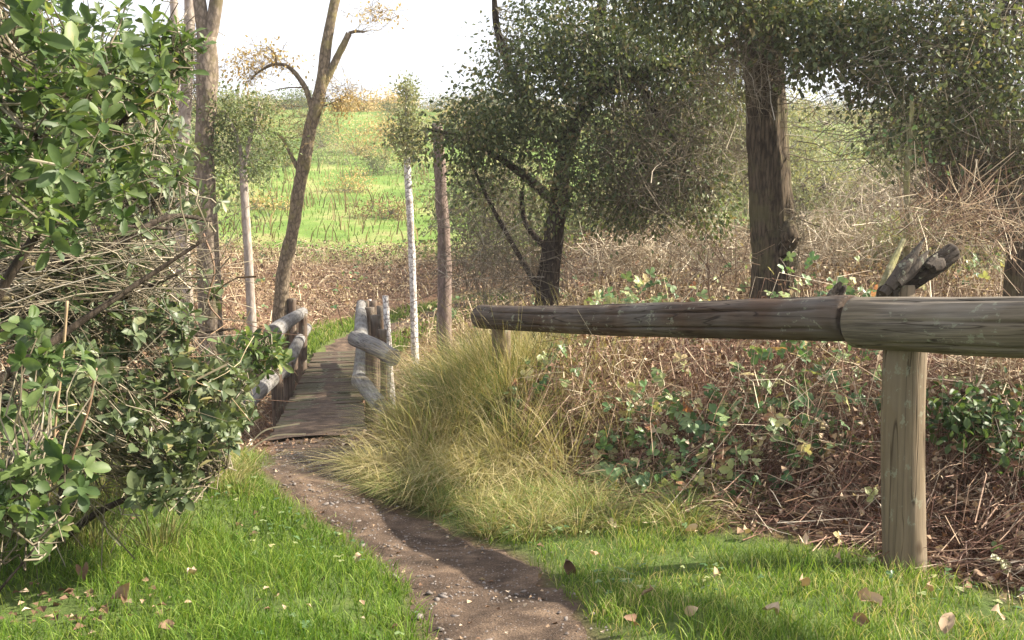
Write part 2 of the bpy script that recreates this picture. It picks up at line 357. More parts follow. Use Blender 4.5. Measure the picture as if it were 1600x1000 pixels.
def path_mat():
    m, nt, b, out = base_mat("trodden_path")
    v = coords(nt)
    n1 = noise(nt, 6, 5, .65, v, .3); n2 = noise(nt, 120, 3, .7, v); n3 = noise(nt, 2.3, 3, .5, v)
    r = ramp_node(nt, [(.3, (.035, .024, .017)), (.5, (.09, .063, .045)), (.7, (.185, .132, .092))]); nt.links.new(n1.outputs['Fac'], r.inputs[0])
    r2 = ramp_node(nt, [(.35, (.6, .58, .56)), (.6, (1.15, 1.12, 1.1))]); nt.links.new(n2.outputs['Fac'], r2.inputs[0])
    c = mix(nt, 1.0, r.outputs[0], r2.outputs[0], 'MULTIPLY')
    vo = nt.nodes.new("ShaderNodeTexVoronoi"); vo.inputs['Scale'].default_value = 75; vo.inputs['Randomness'].default_value = 1; nt.links.new(v, vo.inputs['Vector'])
    peb = ramp_node(nt, [(.22, (1, 1, 1)), (.3, (0, 0, 0))]); nt.links.new(vo.outputs['Distance'], peb.inputs[0])
    sel = math_n(nt, 'GREATER_THAN', n3.outputs['Fac'], .5)
    sp = nt.nodes.new("ShaderNodeSeparateColor"); nt.links.new(vo.outputs['Color'], sp.inputs[0])
    sel2 = math_n(nt, 'MULTIPLY', math_n(nt, 'MULTIPLY', peb.outputs[0], math_n(nt, 'GREATER_THAN', sp.outputs[0], .55)), math_n(nt, 'ADD', math_n(nt, 'MULTIPLY', sel, .5), .5))
    pc = ramp_node(nt, [(0, (.12, .09, .075)), (1, (.32, .27, .24))]); nt.links.new(sp.outputs[1], pc.inputs[0])
    c = mix(nt, math_n(nt, 'MULTIPLY', sel2, .75), c, pc.outputs[0])
    nt.links.new(c, b.inputs['Base Color']); b.inputs['Roughness'].default_value = .9; b.inputs['Specular IOR Level'].default_value = .2
    bp = nt.nodes.new("ShaderNodeBump"); bp.inputs['Strength'].default_value = .8; bp.inputs['Distance'].default_value = .012
    h = math_n(nt, 'ADD', math_n(nt, 'ADD', n2.outputs['Fac'], math_n(nt, 'MULTIPLY', n1.outputs['Fac'], 2.0)), sel2)
    nt.links.new(h, bp.inputs['Height']); nt.links.new(bp.outputs[0], b.inputs['Normal'])
    return m
M['ground'] = ground_mat(); M['path'] = path_mat()

# ------------------------------------------------------------------ terrain
ctrl = [(0, -3, 0), (-6, -3, .1), (6, -3, .1), (0, 0, 0), (-3, 0, .15), (3, 0, .12)]
for px, py, Y in [(795, 1000, 3.2), (740, 930, 3.8), (560, 828, 4.9), (465, 750, 6.1), (490, 700, 7.6),
                  (1412, 897, 3.93), (1600, 985, 3.25), (300, 765, 5.0), (60, 960, 3.4), (350, 960, 3.3), (400, 725, 5.9), (40, 800, 4.6),
                  (1000, 960, 3.3), (900, 850, 4.4), (750, 830, 4.95), (640, 700, 6.6)]:
    ctrl.append(tuple(W(px, py, Y)))
ctrl += [(1.5, 6, .15), (3, 6, .15), (3, 9, .1), (5, 12, .2), (1, 9, -.05), (0.2, 9, -.15), (1, 13, -.2), (4, 18, .1), (8, 22, .5), (12, 12, .6),
         (-1.7, 8.6, -.25), (-.9, 8.8, -.25), (-2.7, 8.6, -.4), (-2.2, 10.6, -1.15), (-2.4, 12.5, -1.5), (-2.9, 15, -1.45), (-4.2, 11.5, -1.2), (-4.6, 14, -1.1), (-.6, 13, -1.0), (0, 16, -.5),
         (-3.3, 18.8, -.8), (-3.6, 17.6, -1.0), (-3.1, 20.5, -.62), (-2.3, 22.5, -.45), (-6, 8, .15), (-8, 13, -.1), (-12, 20, .3), (-5, 17.5, -.4), (-5, 20, -.2)]
for px, py, Y in [(500, 470, 24), (480, 430, 28), (560, 392, 34), (360, 385, 35), (700, 410, 30), (250, 420, 26),
                  (450, 330, 44), (620, 330, 45), (550, 260, 58), (300, 260, 58), (550, 200, 76), (300, 190, 78), (600, 165, 96), (350, 160, 98), (0, 160, 96), (0, 300, 45),
                  (1000, 405, 26), (1300, 395, 28), (1550, 400, 25), (1000, 330, 45), (1300, 330, 44), (1600, 330, 44), (1300, 250, 62), (1300, 180, 92), (1000, 175, 94), (1600, 180, 92), (850, 260, 60)]:
    ctrl.append(tuple(W(px, py, Y)))
ctrl += [(0, 150, 9), (-60, 140, 9), (60, 140, 9), (-60, 60, 7), (60, 60, 7), (-40, 10, 1), (40, 10, 1.2), (-40, -10, .5), (40, -10, .5), (-30, 30, 1.2), (30, 30, 1.5), (-70, 100, 13), (70, 100, 13)]
ctrl = np.array(ctrl, float)
def _wx(x, y): return np.column_stack([np.ravel(x), np.ravel(y)])
def tps(r): return np.where(r > 1e-9, r*r*np.log(np.maximum(r, 1e-9)), 0)
_c = ctrl[:, :2]; n_ = len(_c)
Kk = tps(np.linalg.norm(_c[:, None]-_c[None], axis=2))+np.eye(n_)*.02
Pm = np.column_stack([np.ones(n_), _c]); Lm = np.block([[Kk, Pm], [Pm.T, np.zeros((3, 3))]])
_w = np.linalg.solve(Lm, np.concatenate([ctrl[:, 2], np.zeros(3)]))
PATH = A((.45, -.5), (.35, .5), (.13, 2.2), (0, 3.2), (-.1, 3.8), (-.27, 4.35), (-.6, 4.9), (-1.02, 5.4), (-1.27, 6.0), (-1.4, 6.8), (-1.55, 7.7), (-1.66, 8.6))
PATHS = smooth_line(PATH, 6)
PATH2 = smooth_line(A((-3.3, 18.7), (-3.15, 19.8), (-2.75, 21.2), (-2.0, 22.6), (-.9, 24)), 6)
def pdist(x, y, P=PATHS):
    q = _wx(x, y); return np.min(np.linalg.norm(q[:, None]-P[None], axis=2), axis=1).reshape(np.shape(x))
def H(x, y):
    x = np.asarray(x, float); y = np.asarray(y, float); q = _wx(x, y); z = np.zeros(len(q))
    for i in range(0, len(q), 20000):
        s = q[i:i+20000]
        z[i:i+20000] = tps(np.linalg.norm(s[:, None]-_c[None], axis=2)) @ _w[:n_] + _w[n_]+s @ _w[n_+1:]
    z = z.reshape(x.shape); far = np.clip((y-20)/40, 0, 1)
    return z + .07*fbm(x*.9, y*.9) + .02*fbm(x*5, y*5, 2) + far*1.6*fbm(x*.12, y*.12)
def sstep(a, b, x): t = np.clip((x-a)/(b-a), 0, 1); return t*t*(3-2*t)
# rail line: x = 1.42+.5226*(4.1-y)
def railside(x, y): return (x-(1.42+.5226*(4.1-y)))*.886     # + = beyond the rail
def front(x, y): return y-np.interp(x, [-.5, -.2, 0, .4, .6, .9, 1.2, 1.5, 1.75, 2.2, 3], [7.2, 6.3, 5.7, 5.15, 4.95, 4.65, 4.5, 4.2, 3.7, 3.1, 2.8])
def litter_mask(x, y):
    a = sstep(-.25, .15, front(x, y)+.5*fbm(x*2.5, y*2.5))*sstep(2.6, 2.9, y)*sstep(32, 28, y+1.5*fbm(x*.3, y*.3)*4)
    b = sstep(9, 10, y)*sstep(36, 31, y+8*fbm(x*.15, y*.15))
    c = sstep(-1.95, -2.3, x+.3*fbm(x*1.7, y*1.7))*sstep(2.6, 4.2, y)*.8
    return np.clip(np.maximum(np.maximum(a, b), c), 0, 1)
def green_mask(x, y):
    return np.clip((1-litter_mask(x, y))*sstep(.24, .37, pdist(x, y)), 0, 1)

ty = np.concatenate([np.linspace(-6, 2, 20, endpoint=False), np.linspace(2, 10, 130, endpoint=False), np.linspace(10, 25, 80, endpoint=False), np.geomspace(25, 180, 90)])
sx = np.linspace(-1, 1, 180); txx = np.sign(sx)*(np.abs(sx)**2.2)*110+sx*6
X, Y_ = np.meshgrid(txx, ty)
Z = H(X, Y_)
def grid_faces(a, b):
    i = np.arange(a-1)[:, None]*b; j = np.arange(b-1)[None]
    return np.stack([i+j, i+j+1, i+b+j+1, i+b+j], -1).reshape(-1, 4)
g = Geo(); g.add(np.stack([X, Y_, Z-.0], -1), grid_faces(*X.shape), 0.5)
gr_o = g.build('ground', M['ground'], smooth=True); gr_o['kind'] = 'structure'
def add_attr(o, n, a):
    t = o.data.attributes.new(n, 'FLOAT', 'POINT'); t.data.foreach_set("value", np.ravel(a).astype(np.float32))
add_attr(gr_o, 'litter', litter_mask(X, Y_)); add_attr(gr_o, 'green', green_mask(X, Y_)*sstep(9.5, 8.5, Y_)+sstep(1.4, .7, pdist(X, Y_, PATH2))*.9)
add_attr(gr_o, 'hill', sstep(30, 37, Y_+10*fbm(X*.15, Y_*.15)))

def path_strip(P, hw, name, mat):
    tan = nrm(np.gradient(P, axis=0)); sd = np.column_stack([tan[:, 1], -tan[:, 0]])
    K = len(P); s = np.linspace(-1, 1, 23)
    ed = hw*(1+.5*fbm(np.arange(K)*.35, np.zeros(K)+3))
    ed2 = hw*(1+.5*fbm(np.arange(K)*.35, np.zeros(K)+9))
    off = np.where(s[None] < 0, s[None]*ed[:, None], s[None]*ed2[:, None])
    x = P[:, 0:1]+sd[:, 0:1]*off; y = P[:, 1:2]+sd[:, 1:2]*off
    z = H(x, y)+.022*(1-np.abs(s[None])**3)-.006 + .014*fbm(x*7, y*7, 3)+.022*fbm(x*2.6+3, y*2.6, 2)
    g = Geo(); g.add(np.stack([x, y, z], -1), grid_faces(*x.shape), .5)
    o = g.build(name, mat, smooth=True); o['kind'] = 'structure'; return o
PF = smooth_line(PATH, 14)
hw = np.interp(PF[:, 1], [0, 3.2, 4, 4.9, 6, 7, 8.6], [.4, .29, .3, .28, .23, .28, .4])
path_o = path_strip(PF, hw, 'path', M['path'])
path_strip(smooth_line(PATH2, 3), np.full(len(smooth_line(PATH2, 3)), .36), 'path', M['path'])

# stones set in the path
st_t = []
import bmesh
def ico_np(sub=1):
    bm = bmesh.new(); bmesh.ops.create_icosphere(bm, subdivisions=sub, radius=1); bm.verts.ensure_lookup_table()
    V = np.array([v.co[:] for v in bm.verts]); Fc = np.array([[v.index for v in f.verts] for f in bm.faces]); bm.free(); return V, Fc
ICO = ico_np(1)
stone_me = []
for k in range(5):
    V = ICO[0]*np.array([1, .75, .35])*(1+.35*(rng.random((len(ICO[0]), 1))-.5)); g = Geo(); g.add(V, ICO[1], .2*k); stone_me.append(g.mesh('stone', M['stone'], True))
for i in range(70):
    y = 3.0+rng.random()**1.2*2.9; k = np.argmin(np.abs(PATHS[:, 1]-y)); x = PATHS[k, 0]+rng.normal()*.13+(-.06)
    o = bpy.data.objects.new('stone', stone_me[i % 5]); COL.objects.link(o); s = .008+.016*rng.random()**2
    o.scale = (s*1.2, s, s); o.rotation_euler = (rng.normal()*.15, rng.normal()*.15, rng.random()*6); o.location = (x, y, float(H(x, y))+.014); o.parent = path_o
n = 2600; yy = 2.9+rng.random(n)*5; kk = np.argmin(np.abs(PATHS[:, 1][None]-yy[:, None]), axis=1); xx = PATHS[kk, 0]+rng.normal(size=n)*.16
g = Geo(); OCT = (A((1, 0, 0), (-.9, .1, 0), (0, 1, 0), (.1, -.8, 0), (0, 0, .6)), [np.array([[0, 2, 4], [2, 1, 4], [1, 3, 4], [3, 0, 4]])])
inst(g, OCT[0], OCT[1], basis(np.column_stack([rng.normal(size=(n, 2)), np.zeros(n)]), np.tile([0, 0, 1.], (n, 1))), .003+.009*rng.random(n)**3, np.column_stack([xx, yy, H(xx, yy)+.014]), rng.random(n))
tag(g.build('gravel', M['stone'], path_o), kind='stuff')

# ------------------------------------------------------------------ logs
def log_geo(L, r0, r1, sides=28, seg=40, wob=.012, groove=None, seed=0, chamfer=.02, flare=0):
    s = np.linspace(0, 1, seg); s = np.concatenate([[0], s, [1]]); rr = r0+(r1-r0)*s
    rr = rr*np.concatenate([[1-chamfer*4], np.ones(seg), [1-chamfer*4]])
    th = np.arange(sides)*2*pi/sides; z = s*L; z[1] += chamfer*r0*2; z[-2] -= chamfer*r1*2
    R = rr[:, None]*(1+wob*6*fbm(z[:, None]*2.5+seed*3, np.cos(th)[None]*1.2+np.sin(th)[None]*.8+seed, 3))
    bend = np.column_stack([wob*1.5*np.sin(z/L*3+seed), wob*1.5*np.cos(z/L*2.3+seed*2)])
    if groove:
        for (ta, depth, wd) in groove:
            d = (th[None]-ta-.25*fbm(z[:, None]*1.7+seed, np.zeros_like(th)[None], 3)+pi) % (2*pi)-pi
            env = sstep(.03, .15, s)[:, None]*sstep(1.0, .9, s)[:, None]*(.4+1.2*vn(z*3+seed, z*0))[:, None]
            R = R*(1-depth*np.exp(-(d/wd)**2)*env)
    V = np.stack([R*np.cos(th)+bend[:, :1], R*np.sin(th)+bend[:, 1:], np.broadcast_to(z[:, None], R.shape)], -1)
    K = len(s); k = np.arange(K-1)[:, None]*sides; j = np.arange(sides)[None]; j2 = (j+1) % sides
    Fq = np.stack([k+j, k+j2, k+sides+j2, k+sides+j], -1).reshape(-1, 4)
    return V, [Fq, np.array([[(K-1)*sides+i for i in range(sides)]]), np.array([[sides-1-i for i in range(sides)]])]
def log(name, p0, p1, r0, r1, mat, parent, roll=0, **kw):
    p0 = np.asarray(p0, float); p1 = np.asarray(p1, float); d = mathutils.Vector(p1-p0)
    V, Fs = log_geo(d.length, r0, r1, **kw); g = Geo(); g.add(V, Fs, rng.random())
    o = g.build(name, mat, smooth=True)
    o.data.polygons.foreach_set('use_smooth', np.array([len(p.vertices) == 4 for p in o.data.polygons]))
    q = d.to_track_quat('Z', 'Y')
    o.rotation_mode = 'QUATERNION'; o.location = p0; o.rotation_quaternion = q @ mathutils.Quaternion((0, 0, 1), roll)
    if parent is not None:
        bpy.context.view_layer.update(); mw = parent.matrix_basis.inverted() @ o.matrix_basis
        o.parent = parent; o.matrix_basis = mw
    return o

# ------------------------------------------------------------------ foreground log fence
pb = W(1412, 900, 3.9)
fence = thing('log_fence', pb, 'rustic barrier of thick round logs laid end to end on round posts', 'fence')
a0 = W(745, 489, 7.1); a1 = W(1352, 499, 4.12)
b0 = W(1345, 499, 4.14); b1 = W(2300, 492, 2.55)
up = np.array([0, 0, 1.])
log('rail', a0, a1-(a1-a0)*.013, .082, .096, M['rail'], fence, sides=110, seg=110, groove=[(k*.9, .2, .05) for k in range(7)], seed=1.3, wob=.022)
log('rail', b0+A(0, 0, .004)[0], b1, .107, .115, M['rail2'], fence, sides=110, seg=100, groove=[(.3+k*.9, .17, .045) for k in range(7)], seed=4.1, wob=.02)
pt = W(1424, 520, 3.97); pb2 = W(1411, 905, 3.98)
log('post', pb2-up*.25, pt+up*.03, .086, .082, M['post'], fence, sides=90, seg=60, groove=[(k*1.25, .09, .035) for k in range(5)], seed=2.2, wob=.016)
pf = W(787, 500, 6.95)
log('post', (pf[0], pf[1]+.0, float(H(pf[0], pf[1]))-.2), (pf[0], pf[1], pf[2]-.0), .07, .066, M['post'], fence, sides=20, seg=20, seed=5)
log('post', (b1[0], b1[1], float(H(b1[0], b1[1]))-.2), b1-up*.09, .085, .082, M['post'], fence, sides=20, seg=20, seed=7)

# stub behind the rail with the broken log on it
sb = W(1418, 455, 5.0)
stump = thing('stump', (sb[0], sb[1], float(H(sb[0], sb[1]))), 'pale weathered stub post standing behind the rail under the broken log', 'post')
log('trunk', (sb[0], sb[1], float(H(sb[0], sb[1]))-.1), W(1414, 445, 5.0), .06, .058, M['post'], stump, sides=18, seg=20, seed=3)
bl = thing('broken_log', W(1420, 440, 4.95), 'dark rotten log splintered into an upward spike, lying on the stub behind the rail', 'log')
log('trunk', W(1399, 441, 4.92), W(1468, 414, 5.1), .052, .046, M['rot'], bl, sides=60, seg=30, wob=.05, seed=8, groove=[(k*.8, .3, .09) for k in range(8)])
g = Geo()
for a, b, r in [((1380, 460), (1445, 371), .03), ((1388, 450), (1437, 384), .034), ((1402, 444), (1452, 390), .03), ((1456, 420), (1476, 402), .026), ((1450, 416), (1464, 396), .02)]:
    limb(g, [W(*a, 4.93), (W(*a, 4.93)*.5+W(*b, 5.0)*.5)+np.array([.006, 0, -.004]), W(*b, 5.0)], [r*.8, r, .003], 16, 6, .35, .2, a[0], 6)
g.build('splinter', M['rot'], bl)
ml = thing('mossy_branch', W(1375, 465, 5.1), 'thin yellow mossy branch leaning behind the broken log', 'branch')
g = Geo(); limb(g, [W(1372, 470, 5.15), W(1388, 425, 5.2), W(1412, 375, 5.3)], [.022, .02, .014], 8, 4, .3); g.build('trunk', M['mossbark'], ml)
cl = thing('rotten_chunk', W(1310, 455, 4.6), 'small black lump of rotten wood poking up behind the rail joint', 'wood')
g = Geo(); limb(g, [W(1298, 470, 4.65), W(1306, 452, 4.65), W(1314, 441, 4.65)], [.028, .024, .01], 8, 3, .8, .2, 2, 3); limb(g, [W(1308, 470, 4.66), W(1318, 452, 4.66), W(1322, 446, 4.66)], [.02, .016, .006], 7, 3, .8, .2, 5)
g.build('chunk', M['rot'], cl)

# ------------------------------------------------------------------ footbridge
def deck(y): t = (y-8.4)/10.3; return np.array([-1.63-1.67*t, y, -.2-.56*t])
br = thing('footbridge', deck(8.4), 'narrow wooden footbridge with grey round log rails splaying outward', 'bridge')
ax = nrm(deck(18.7)-deck(8.4)); sd_ = nrm(np.cross(ax, up))
plank_me = []
for k in range(5):
    V = []; nx = 8
    for i in range(nx):
        x = -.39+.78*i/(nx-1); w = .066+.004*(rng.random()-.5); t = .02+.005*rng.random()
        for (dy, dz) in ((-w, -.02), (w, -.02), (w, t-.005), (w*.85, t), (-w*.85, t), (-w, t-.005)): V.append((x, dy, dz))
    V = np.array(V); Fq = []
    for i in range(nx-1):
        for j in range(6): Fq.append((i*6+j, i*6+(j+1) % 6, i*6+6+(j+1) % 6, i*6+6+j))
    g = Geo(); V2 = V[:, [1, 2, 0]]
    g.add(V2, [np.array(Fq), np.array([[0, 1, 2, 3, 4, 5][::-1], [(nx-1)*6+j for j in range(6)]])], rng.random())
    plank_me.append(g.mesh('plank', M['plank']))
n_pl = 68
Rz = math.atan2(ax[1], ax[0])
for i in range(n_pl):
    c = deck(8.35+(18.75-8.35)*i/(n_pl-1))
    o = bpy.data.objects.new('plank', plank_me[i % 5]); COL.objects.link(o)
    # local axes: x = along bridge, y = up, z = across
    mx = mathutils.Matrix([[ax[0], 0, sd_[0], 0], [ax[1], 0, sd_[1], 0], [ax[2], 1, sd_[2], 0], [0, 0, 0, 1]])
    jit = mathutils.Euler((rng.normal()*.012, rng.normal()*.03, rng.normal()*.012)).to_matrix().to_4x4()
    o.matrix_basis = mathutils.Matrix.Translation(c+up*rng.normal()*.004+sd_*rng.normal()*.012) @ mx @ jit @ mathutils.Matrix.Scale(-1 if rng.random() < .5 else 1, 4, (0, 0, 1))
    o.parent = br; o.matrix_parent_inverse = br.matrix_basis.inverted()
for s in (-1, 1):
    log('stringer', deck(8.3)+sd_*s*.26-up*.11, deck(18.8)+sd_*s*.26-up*.11, .09, .09, M['bridgewood'], br, sides=12, seg=30, seed=s+2)
def stake(top, dy_bottom, r, mat='bridgepost', sd=0, name='post'):
    top = np.asarray(top); zb = float(H(top[0], top[1]))-.2
    log(name, (top[0], top[1], zb), top, r, r*.95, M[mat], br, sides=14, seg=20, seed=sd)
# right side
log('rail', W(566, 474, 17.0), W(561, 532, 11.0), .082, .086, M['bridgewood'], br, sides=18, seg=40, seed=11)
log('rail', W(556, 530, 10.9), W(612, 560, 10.0), .09, .088, M['bridgewood'], br, sides=22, seg=30, seed=12, groove=[(1, .08, .1)])
log('rail', W(563, 530, 16.0), W(561, 594, 11.0), .08, .082, M['bridgewood'], br, sides=18, seg=40, seed=13)
log('rail', W(560, 592, 10.95), W(598, 636, 9.7), .085, .083, M['bridgewood'], br, sides=20, seg=30, seed=14)
for px, py, Y, r in [(580, 548, 10.9, .085), (578, 480, 15.2, .075), (589, 492, 13.5, .075), (572, 470, 17.2, .07), (594, 478, 14.6, .06), (584, 470, 16.4, .07), (597, 515, 12.2, .06)]:
    stake(W(px, py, Y), 0, r, sd=px)
# left side
log('rail', W(472, 487, 16.3), W(428, 524, 10.6), .08, .095, M['bridgewood'], br, sides=20, seg=40, seed=21)
log('rail', W(480, 514, 17.0), W(445, 578, 11.9), .08, .085, M['bridgewood'], br, sides=18, seg=40, seed=22)
log('rail', W(448, 572, 12.0), W(372, 636, 9.7), .088, .09, M['bridgewood'], br, sides=20, seg=30, seed=23)
for px, py, Y, r in [(449, 565, 12.0, .072), (472, 490, 15.3, .072), (458, 466, 17.0, .07), (432, 520, 11.3, .07), (462, 478, 17.9, .07)]:
    stake(W(px, py, Y), 0, r, sd=px)

# trodden dirt carried onto the near half of the deck
yy_ = np.linspace(8.0, 12.6, 90); ss_ = np.linspace(-1, 1, 15); C0 = np.array([deck(v) for v in yy_]); w_ = np.interp(yy_, [8, 8.6, 10, 12.6], [.42, .36, .26, .05])*(1+.9*fbm(yy_*1.7, yy_*0+4))
xx_ = C0[:, :1]+sd_[0]*ss_[None]*w_[:, None]+.06*fbm(yy_*.9, yy_*0+8)[:, None]; ya_ = C0[:, 1:2]+sd_[1]*ss_[None]*w_[:, None]
za_ = C0[:, 2:3]+.012+.03*(1-ss_[None]**2)*np.interp(yy_, [8, 9, 12.6], [1, .7, .45])[:, None]+.02*fbm(xx_*9, ya_*9)
g = Geo(); g.add(np.stack([xx_, ya_, za_], -1), grid_faces(*xx_.shape), .5); o = g.build('dirt', M['path'], br, True); o['kind'] = 'stuff'
# pale speckled posts beyond the bridge on its open side
for i, (px, py, Y, r, lab) in enumerate([(602, 462, 14.2, .05, 'white speckled post close beside the end of the bridge rail'), (577, 468, 18.6, .045, 'short white speckled post half hidden behind the bridge rail')]):
    t = W(px, py, Y); o = thing('birch_post', (t[0], t[1], float(H(t[0], t[1]))), lab, 'post', 'white posts beside the bridge')
    g = Geo(); limb(g, [(t[0]+.1, t[1], float(H(t[0], t[1]))-.1), (t[0]+.05, t[1], (t[2]+float(H(t[0], t[1])))/2), t], [r*1.2, r, r*.9], 12, 6, .25, .6, i); g.build('trunk', M['whitebark'], o)

# ------------------------------------------------------------------ generic plant builders
def crown_leaves(g, vols, size, tmpl=RHOMB, upb=.3, spread=.13, per=22, hang=0.0):
    """vols: (centre, (rx,ry,rz), n). leaves grouped round twig ends"""
    tips = []
    for c, r, n in vols:
        m = max(2, n//per); d = nrm(rng.normal(size=(m, 3)))*(rng.random((m, 1))**.42)
        t = np.asarray(c)+d*np.asarray(r)*(1+.3*rng.normal(size=(m, 1))*.5); tips.append(t)
        P = np.repeat(t, per, axis=0); k = len(P)
        off = rng.normal(size=(k, 3))*spread; off[:, 2] -= hang*np.abs(rng.normal(size=k))
        P = P+off; dr = nrm(off*.8+rdir(k)*spread); dr[:, 2] -= .15
        R = basis(dr, rdir(k, .9))
        clump = np.repeat(rng.random(m), per)
        inst(g, tmpl[0], tmpl[1], R, size*(.65+.7*rng.random(k)), P, np.clip(.55*rng.random(k)+.45*clump, 0, 1))
    return np.vstack(tips)
def twigs_to(g, tips, anchors, r0=.006, r1=.002, K=5, sag=.1, frac=1.0, wig=.05, maxd=1.2, sides=3):
    tips = tips[rng.random(len(tips)) < frac]
    if not len(tips): return
    D = np.linalg.norm(tips[:, None]-anchors[None], axis=2); i = np.argmin(D+rng.random(D.shape)*.25, axis=1)
    a = anchors[i]; v = tips-a; L = np.linalg.norm(v, axis=1, keepdims=True); a = tips-v*np.minimum(1, maxd/np.maximum(L, 1e-6))
    t = np.linspace(0, 1, K)[None, :, None]
    P = a[:, None]*(1-t)+tips[:, None]*t; P[..., 2] -= (sag*np.sin(t*pi))[..., 0]
    P[:, 1:-1] += rng.normal(size=P[:, 1:-1].shape)*wig
    strands(g, P, np.linspace(r0, r1, K)[None]*(.6+.8*rng.random((len(tips), 1))), rng.random(len(tips)), sides)
def wild_twigs(g, c, r, n, L=(.3, .9), rad=.003, K=5, curve=.25, up=0.0, d0=None, sides=3):
    """free curved bare twigs filling an ellipsoid"""
    p = np.asarray(c)+nrm(rng.normal(size=(n, 3)))*(rng.random((n, 1))**.4)*np.asarray(r)
    d = rdir(n, up) if d0 is None else nrm(np.asarray(d0)+.45*rng.normal(size=(n, 3)))
    L = L[0]+(L[1]-L[0])*rng.random(n); k = nrm(rng.normal(size=(n, 3)))
    t = np.linspace(-.5, .5, K)[None, :, None]
    P = p[:, None]+d[:, None]*t*L[:, None, None]+k[:, None]*(t**2)*(curve*4*L*rng.random(n))[:, None, None]+rng.normal(size=(n, K, 3))*.012
    strands(g, P, np.linspace(1.2, .5, K)[None]*rad*(.5+rng.random((n, 1))), rng.random(n), sides)

def tree(name, label, cat, base, limbs, barkm, crown=None, size=.05, leafm='oak', twig=True, twigm='twig', sides=12, rough=.35, ridges=0, n=5, group=None, hang=0, per=32, spread=.115, twig_r=.006, extra=None, wild=None, maxd=1.2):
    o = thing(name, base, label, cat, group)
    g = Geo(); anch = []
    for i, (pts, rad) in enumerate(limbs):
        P, R = limb(g, pts, rad, sides if i == 0 else max(6, sides//2), n, rough, .5, i+1, ridges if i == 0 else 0); 
        if len(limbs) == 1 or i > 0: anch.append(P)
        if i == 0 and len(limbs) > 1:
            g.build('trunk', M[barkm], o, True); g = Geo(); anch.append(P[len(P)//2:])
    g.build('branch' if len(limbs) > 1 else 'trunk', M[barkm], o, True)
    anch = np.vstack(anch)
    if crown:
        g = Geo(); tips = crown_leaves(g, crown, size, hang=hang, per=per, spread=spread); c = g.build('crown', M[leafm], o); c['kind'] = 'stuff'
        if twig:
            g = Geo(); twigs_to(g, tips, anch, twig_r, twig_r*.3, maxd=maxd)
            if wild:
                for a in wild: wild_twigs(g, *a[:3], **a[3])
            c = g.build('twigs', M[twigm], o); c['kind'] = 'stuff'
    elif wild:
        g = Geo()
        for a in wild: wild_twigs(g, *a[:3], **a[3])
        c = g.build('twigs', M[twigm], o); c['kind'] = 'stuff'
    return o
def onground(px, Y, dz=-.1):
    x = (px-800)/F*Y; return np.array([x, Y, float(H(x, Y))+dz])

# ------------------------------------------------------------------ trees
# big furrowed trunk behind the rail
Yb = 11.0
bt = onground(1212, Yb)
big_limbs = [([bt, W(1211, 420, Yb), W(1204, 330, Yb), W(1198, 200, Yb), W(1192, 60, Yb), W(1186, -160, Yb)], [.27, .25, .225, .21, .195, .15]),
             ([W(1192, 60, Yb), W(1090, -30, 10.6), W(960, -60, 10.2)], [.09, .07, .03]),
             ([W(1192, 40, Yb), W(1330, -40, 10.6), W(1480, -60, 10), W(1600, -20, 9.5)], [.1, .08, .06, .03]),
             ([W(1190, -60, Yb), W(1250, -220, 10.6), W(1400, -330, 10)], [.1, .08, .03]),
             ([W(1185, -60, Yb), W(1080, -220, 10.5), W(950, -300, 9.5)], [.1, .07, .03])]
cr = [(W(1480, 160, 9.3), (.5, .6, .35), 700), (W(1580, 230, 9.6), (.4, .6, .35), 600), (W(1270, 70, 10), (.35, .5, .25), 900), (W(1210, 15, 10.3), (.75, .8, .3), 3200), (W(1320, 30, 10), (.7, .8, .35), 3000), (W(1080, -20, 10), (.9, .8, .4), 4200),
      (W(1450, 60, 9.6), (.7, .9, .5), 3500), (W(1560, 120, 9.5), (.75, .9, .65), 3300), (W(1370, 110, 9.8), (.3, .5, .3), 1100), (W(1440, 200, 9.8), (.45, .5, .2), 700),
      (W(1250, -150, 10), (2.0, 1.4, .5), 3500), (W(1550, -120, 9.0), (1.4, 1.2, .5), 2500), (W(950, -120, 10), (1.0, 1.0, .4), 1800)]
tree('oak_tree', 'tall oak with dark deeply furrowed straight trunk behind the rail', 'tree', bt, big_limbs, 'darkbark', cr, .062, 'oak', sides=56, rough=.12, ridges=13, n=16, hang=.08, wild=[
    (W(1480, 150, 9.7), (1.2, .8, .9), 900, dict(L=(.3, 1.0), rad=.0028, up=-.3)), (W(1560, 260, 10), (.7, .8, .5), 900, dict(L=(.3, .9), rad=.0028, up=-.5)),
    (W(1160, 110, 10.5), (.5, .6, .5), 300, dict(L=(.3, .8), rad=.003, up=-.3))])
# knot of shoots half way up that trunk
g = Geo(); wild_twigs(g, W(1237, 380, 10.8), (.12, .14, .45), 200, L=(.12, .4), rad=.0035, up=.6)
sh = thing('basal_shoots', W(1237, 400, 10.8), 'bushy knot of short twiggy shoots on the side of the furrowed trunk', 'shoots'); c = g.build('twigs', M['twig'], sh); c['kind'] = 'stuff'
g = Geo(); limb(g, [W(1222, 400, 10.78), W(1236, 372, 10.72), W(1232, 345, 10.78)], [.05, .1, .04], 10, 4, .8); g.build('burl', M['darkbark'], sh, True)

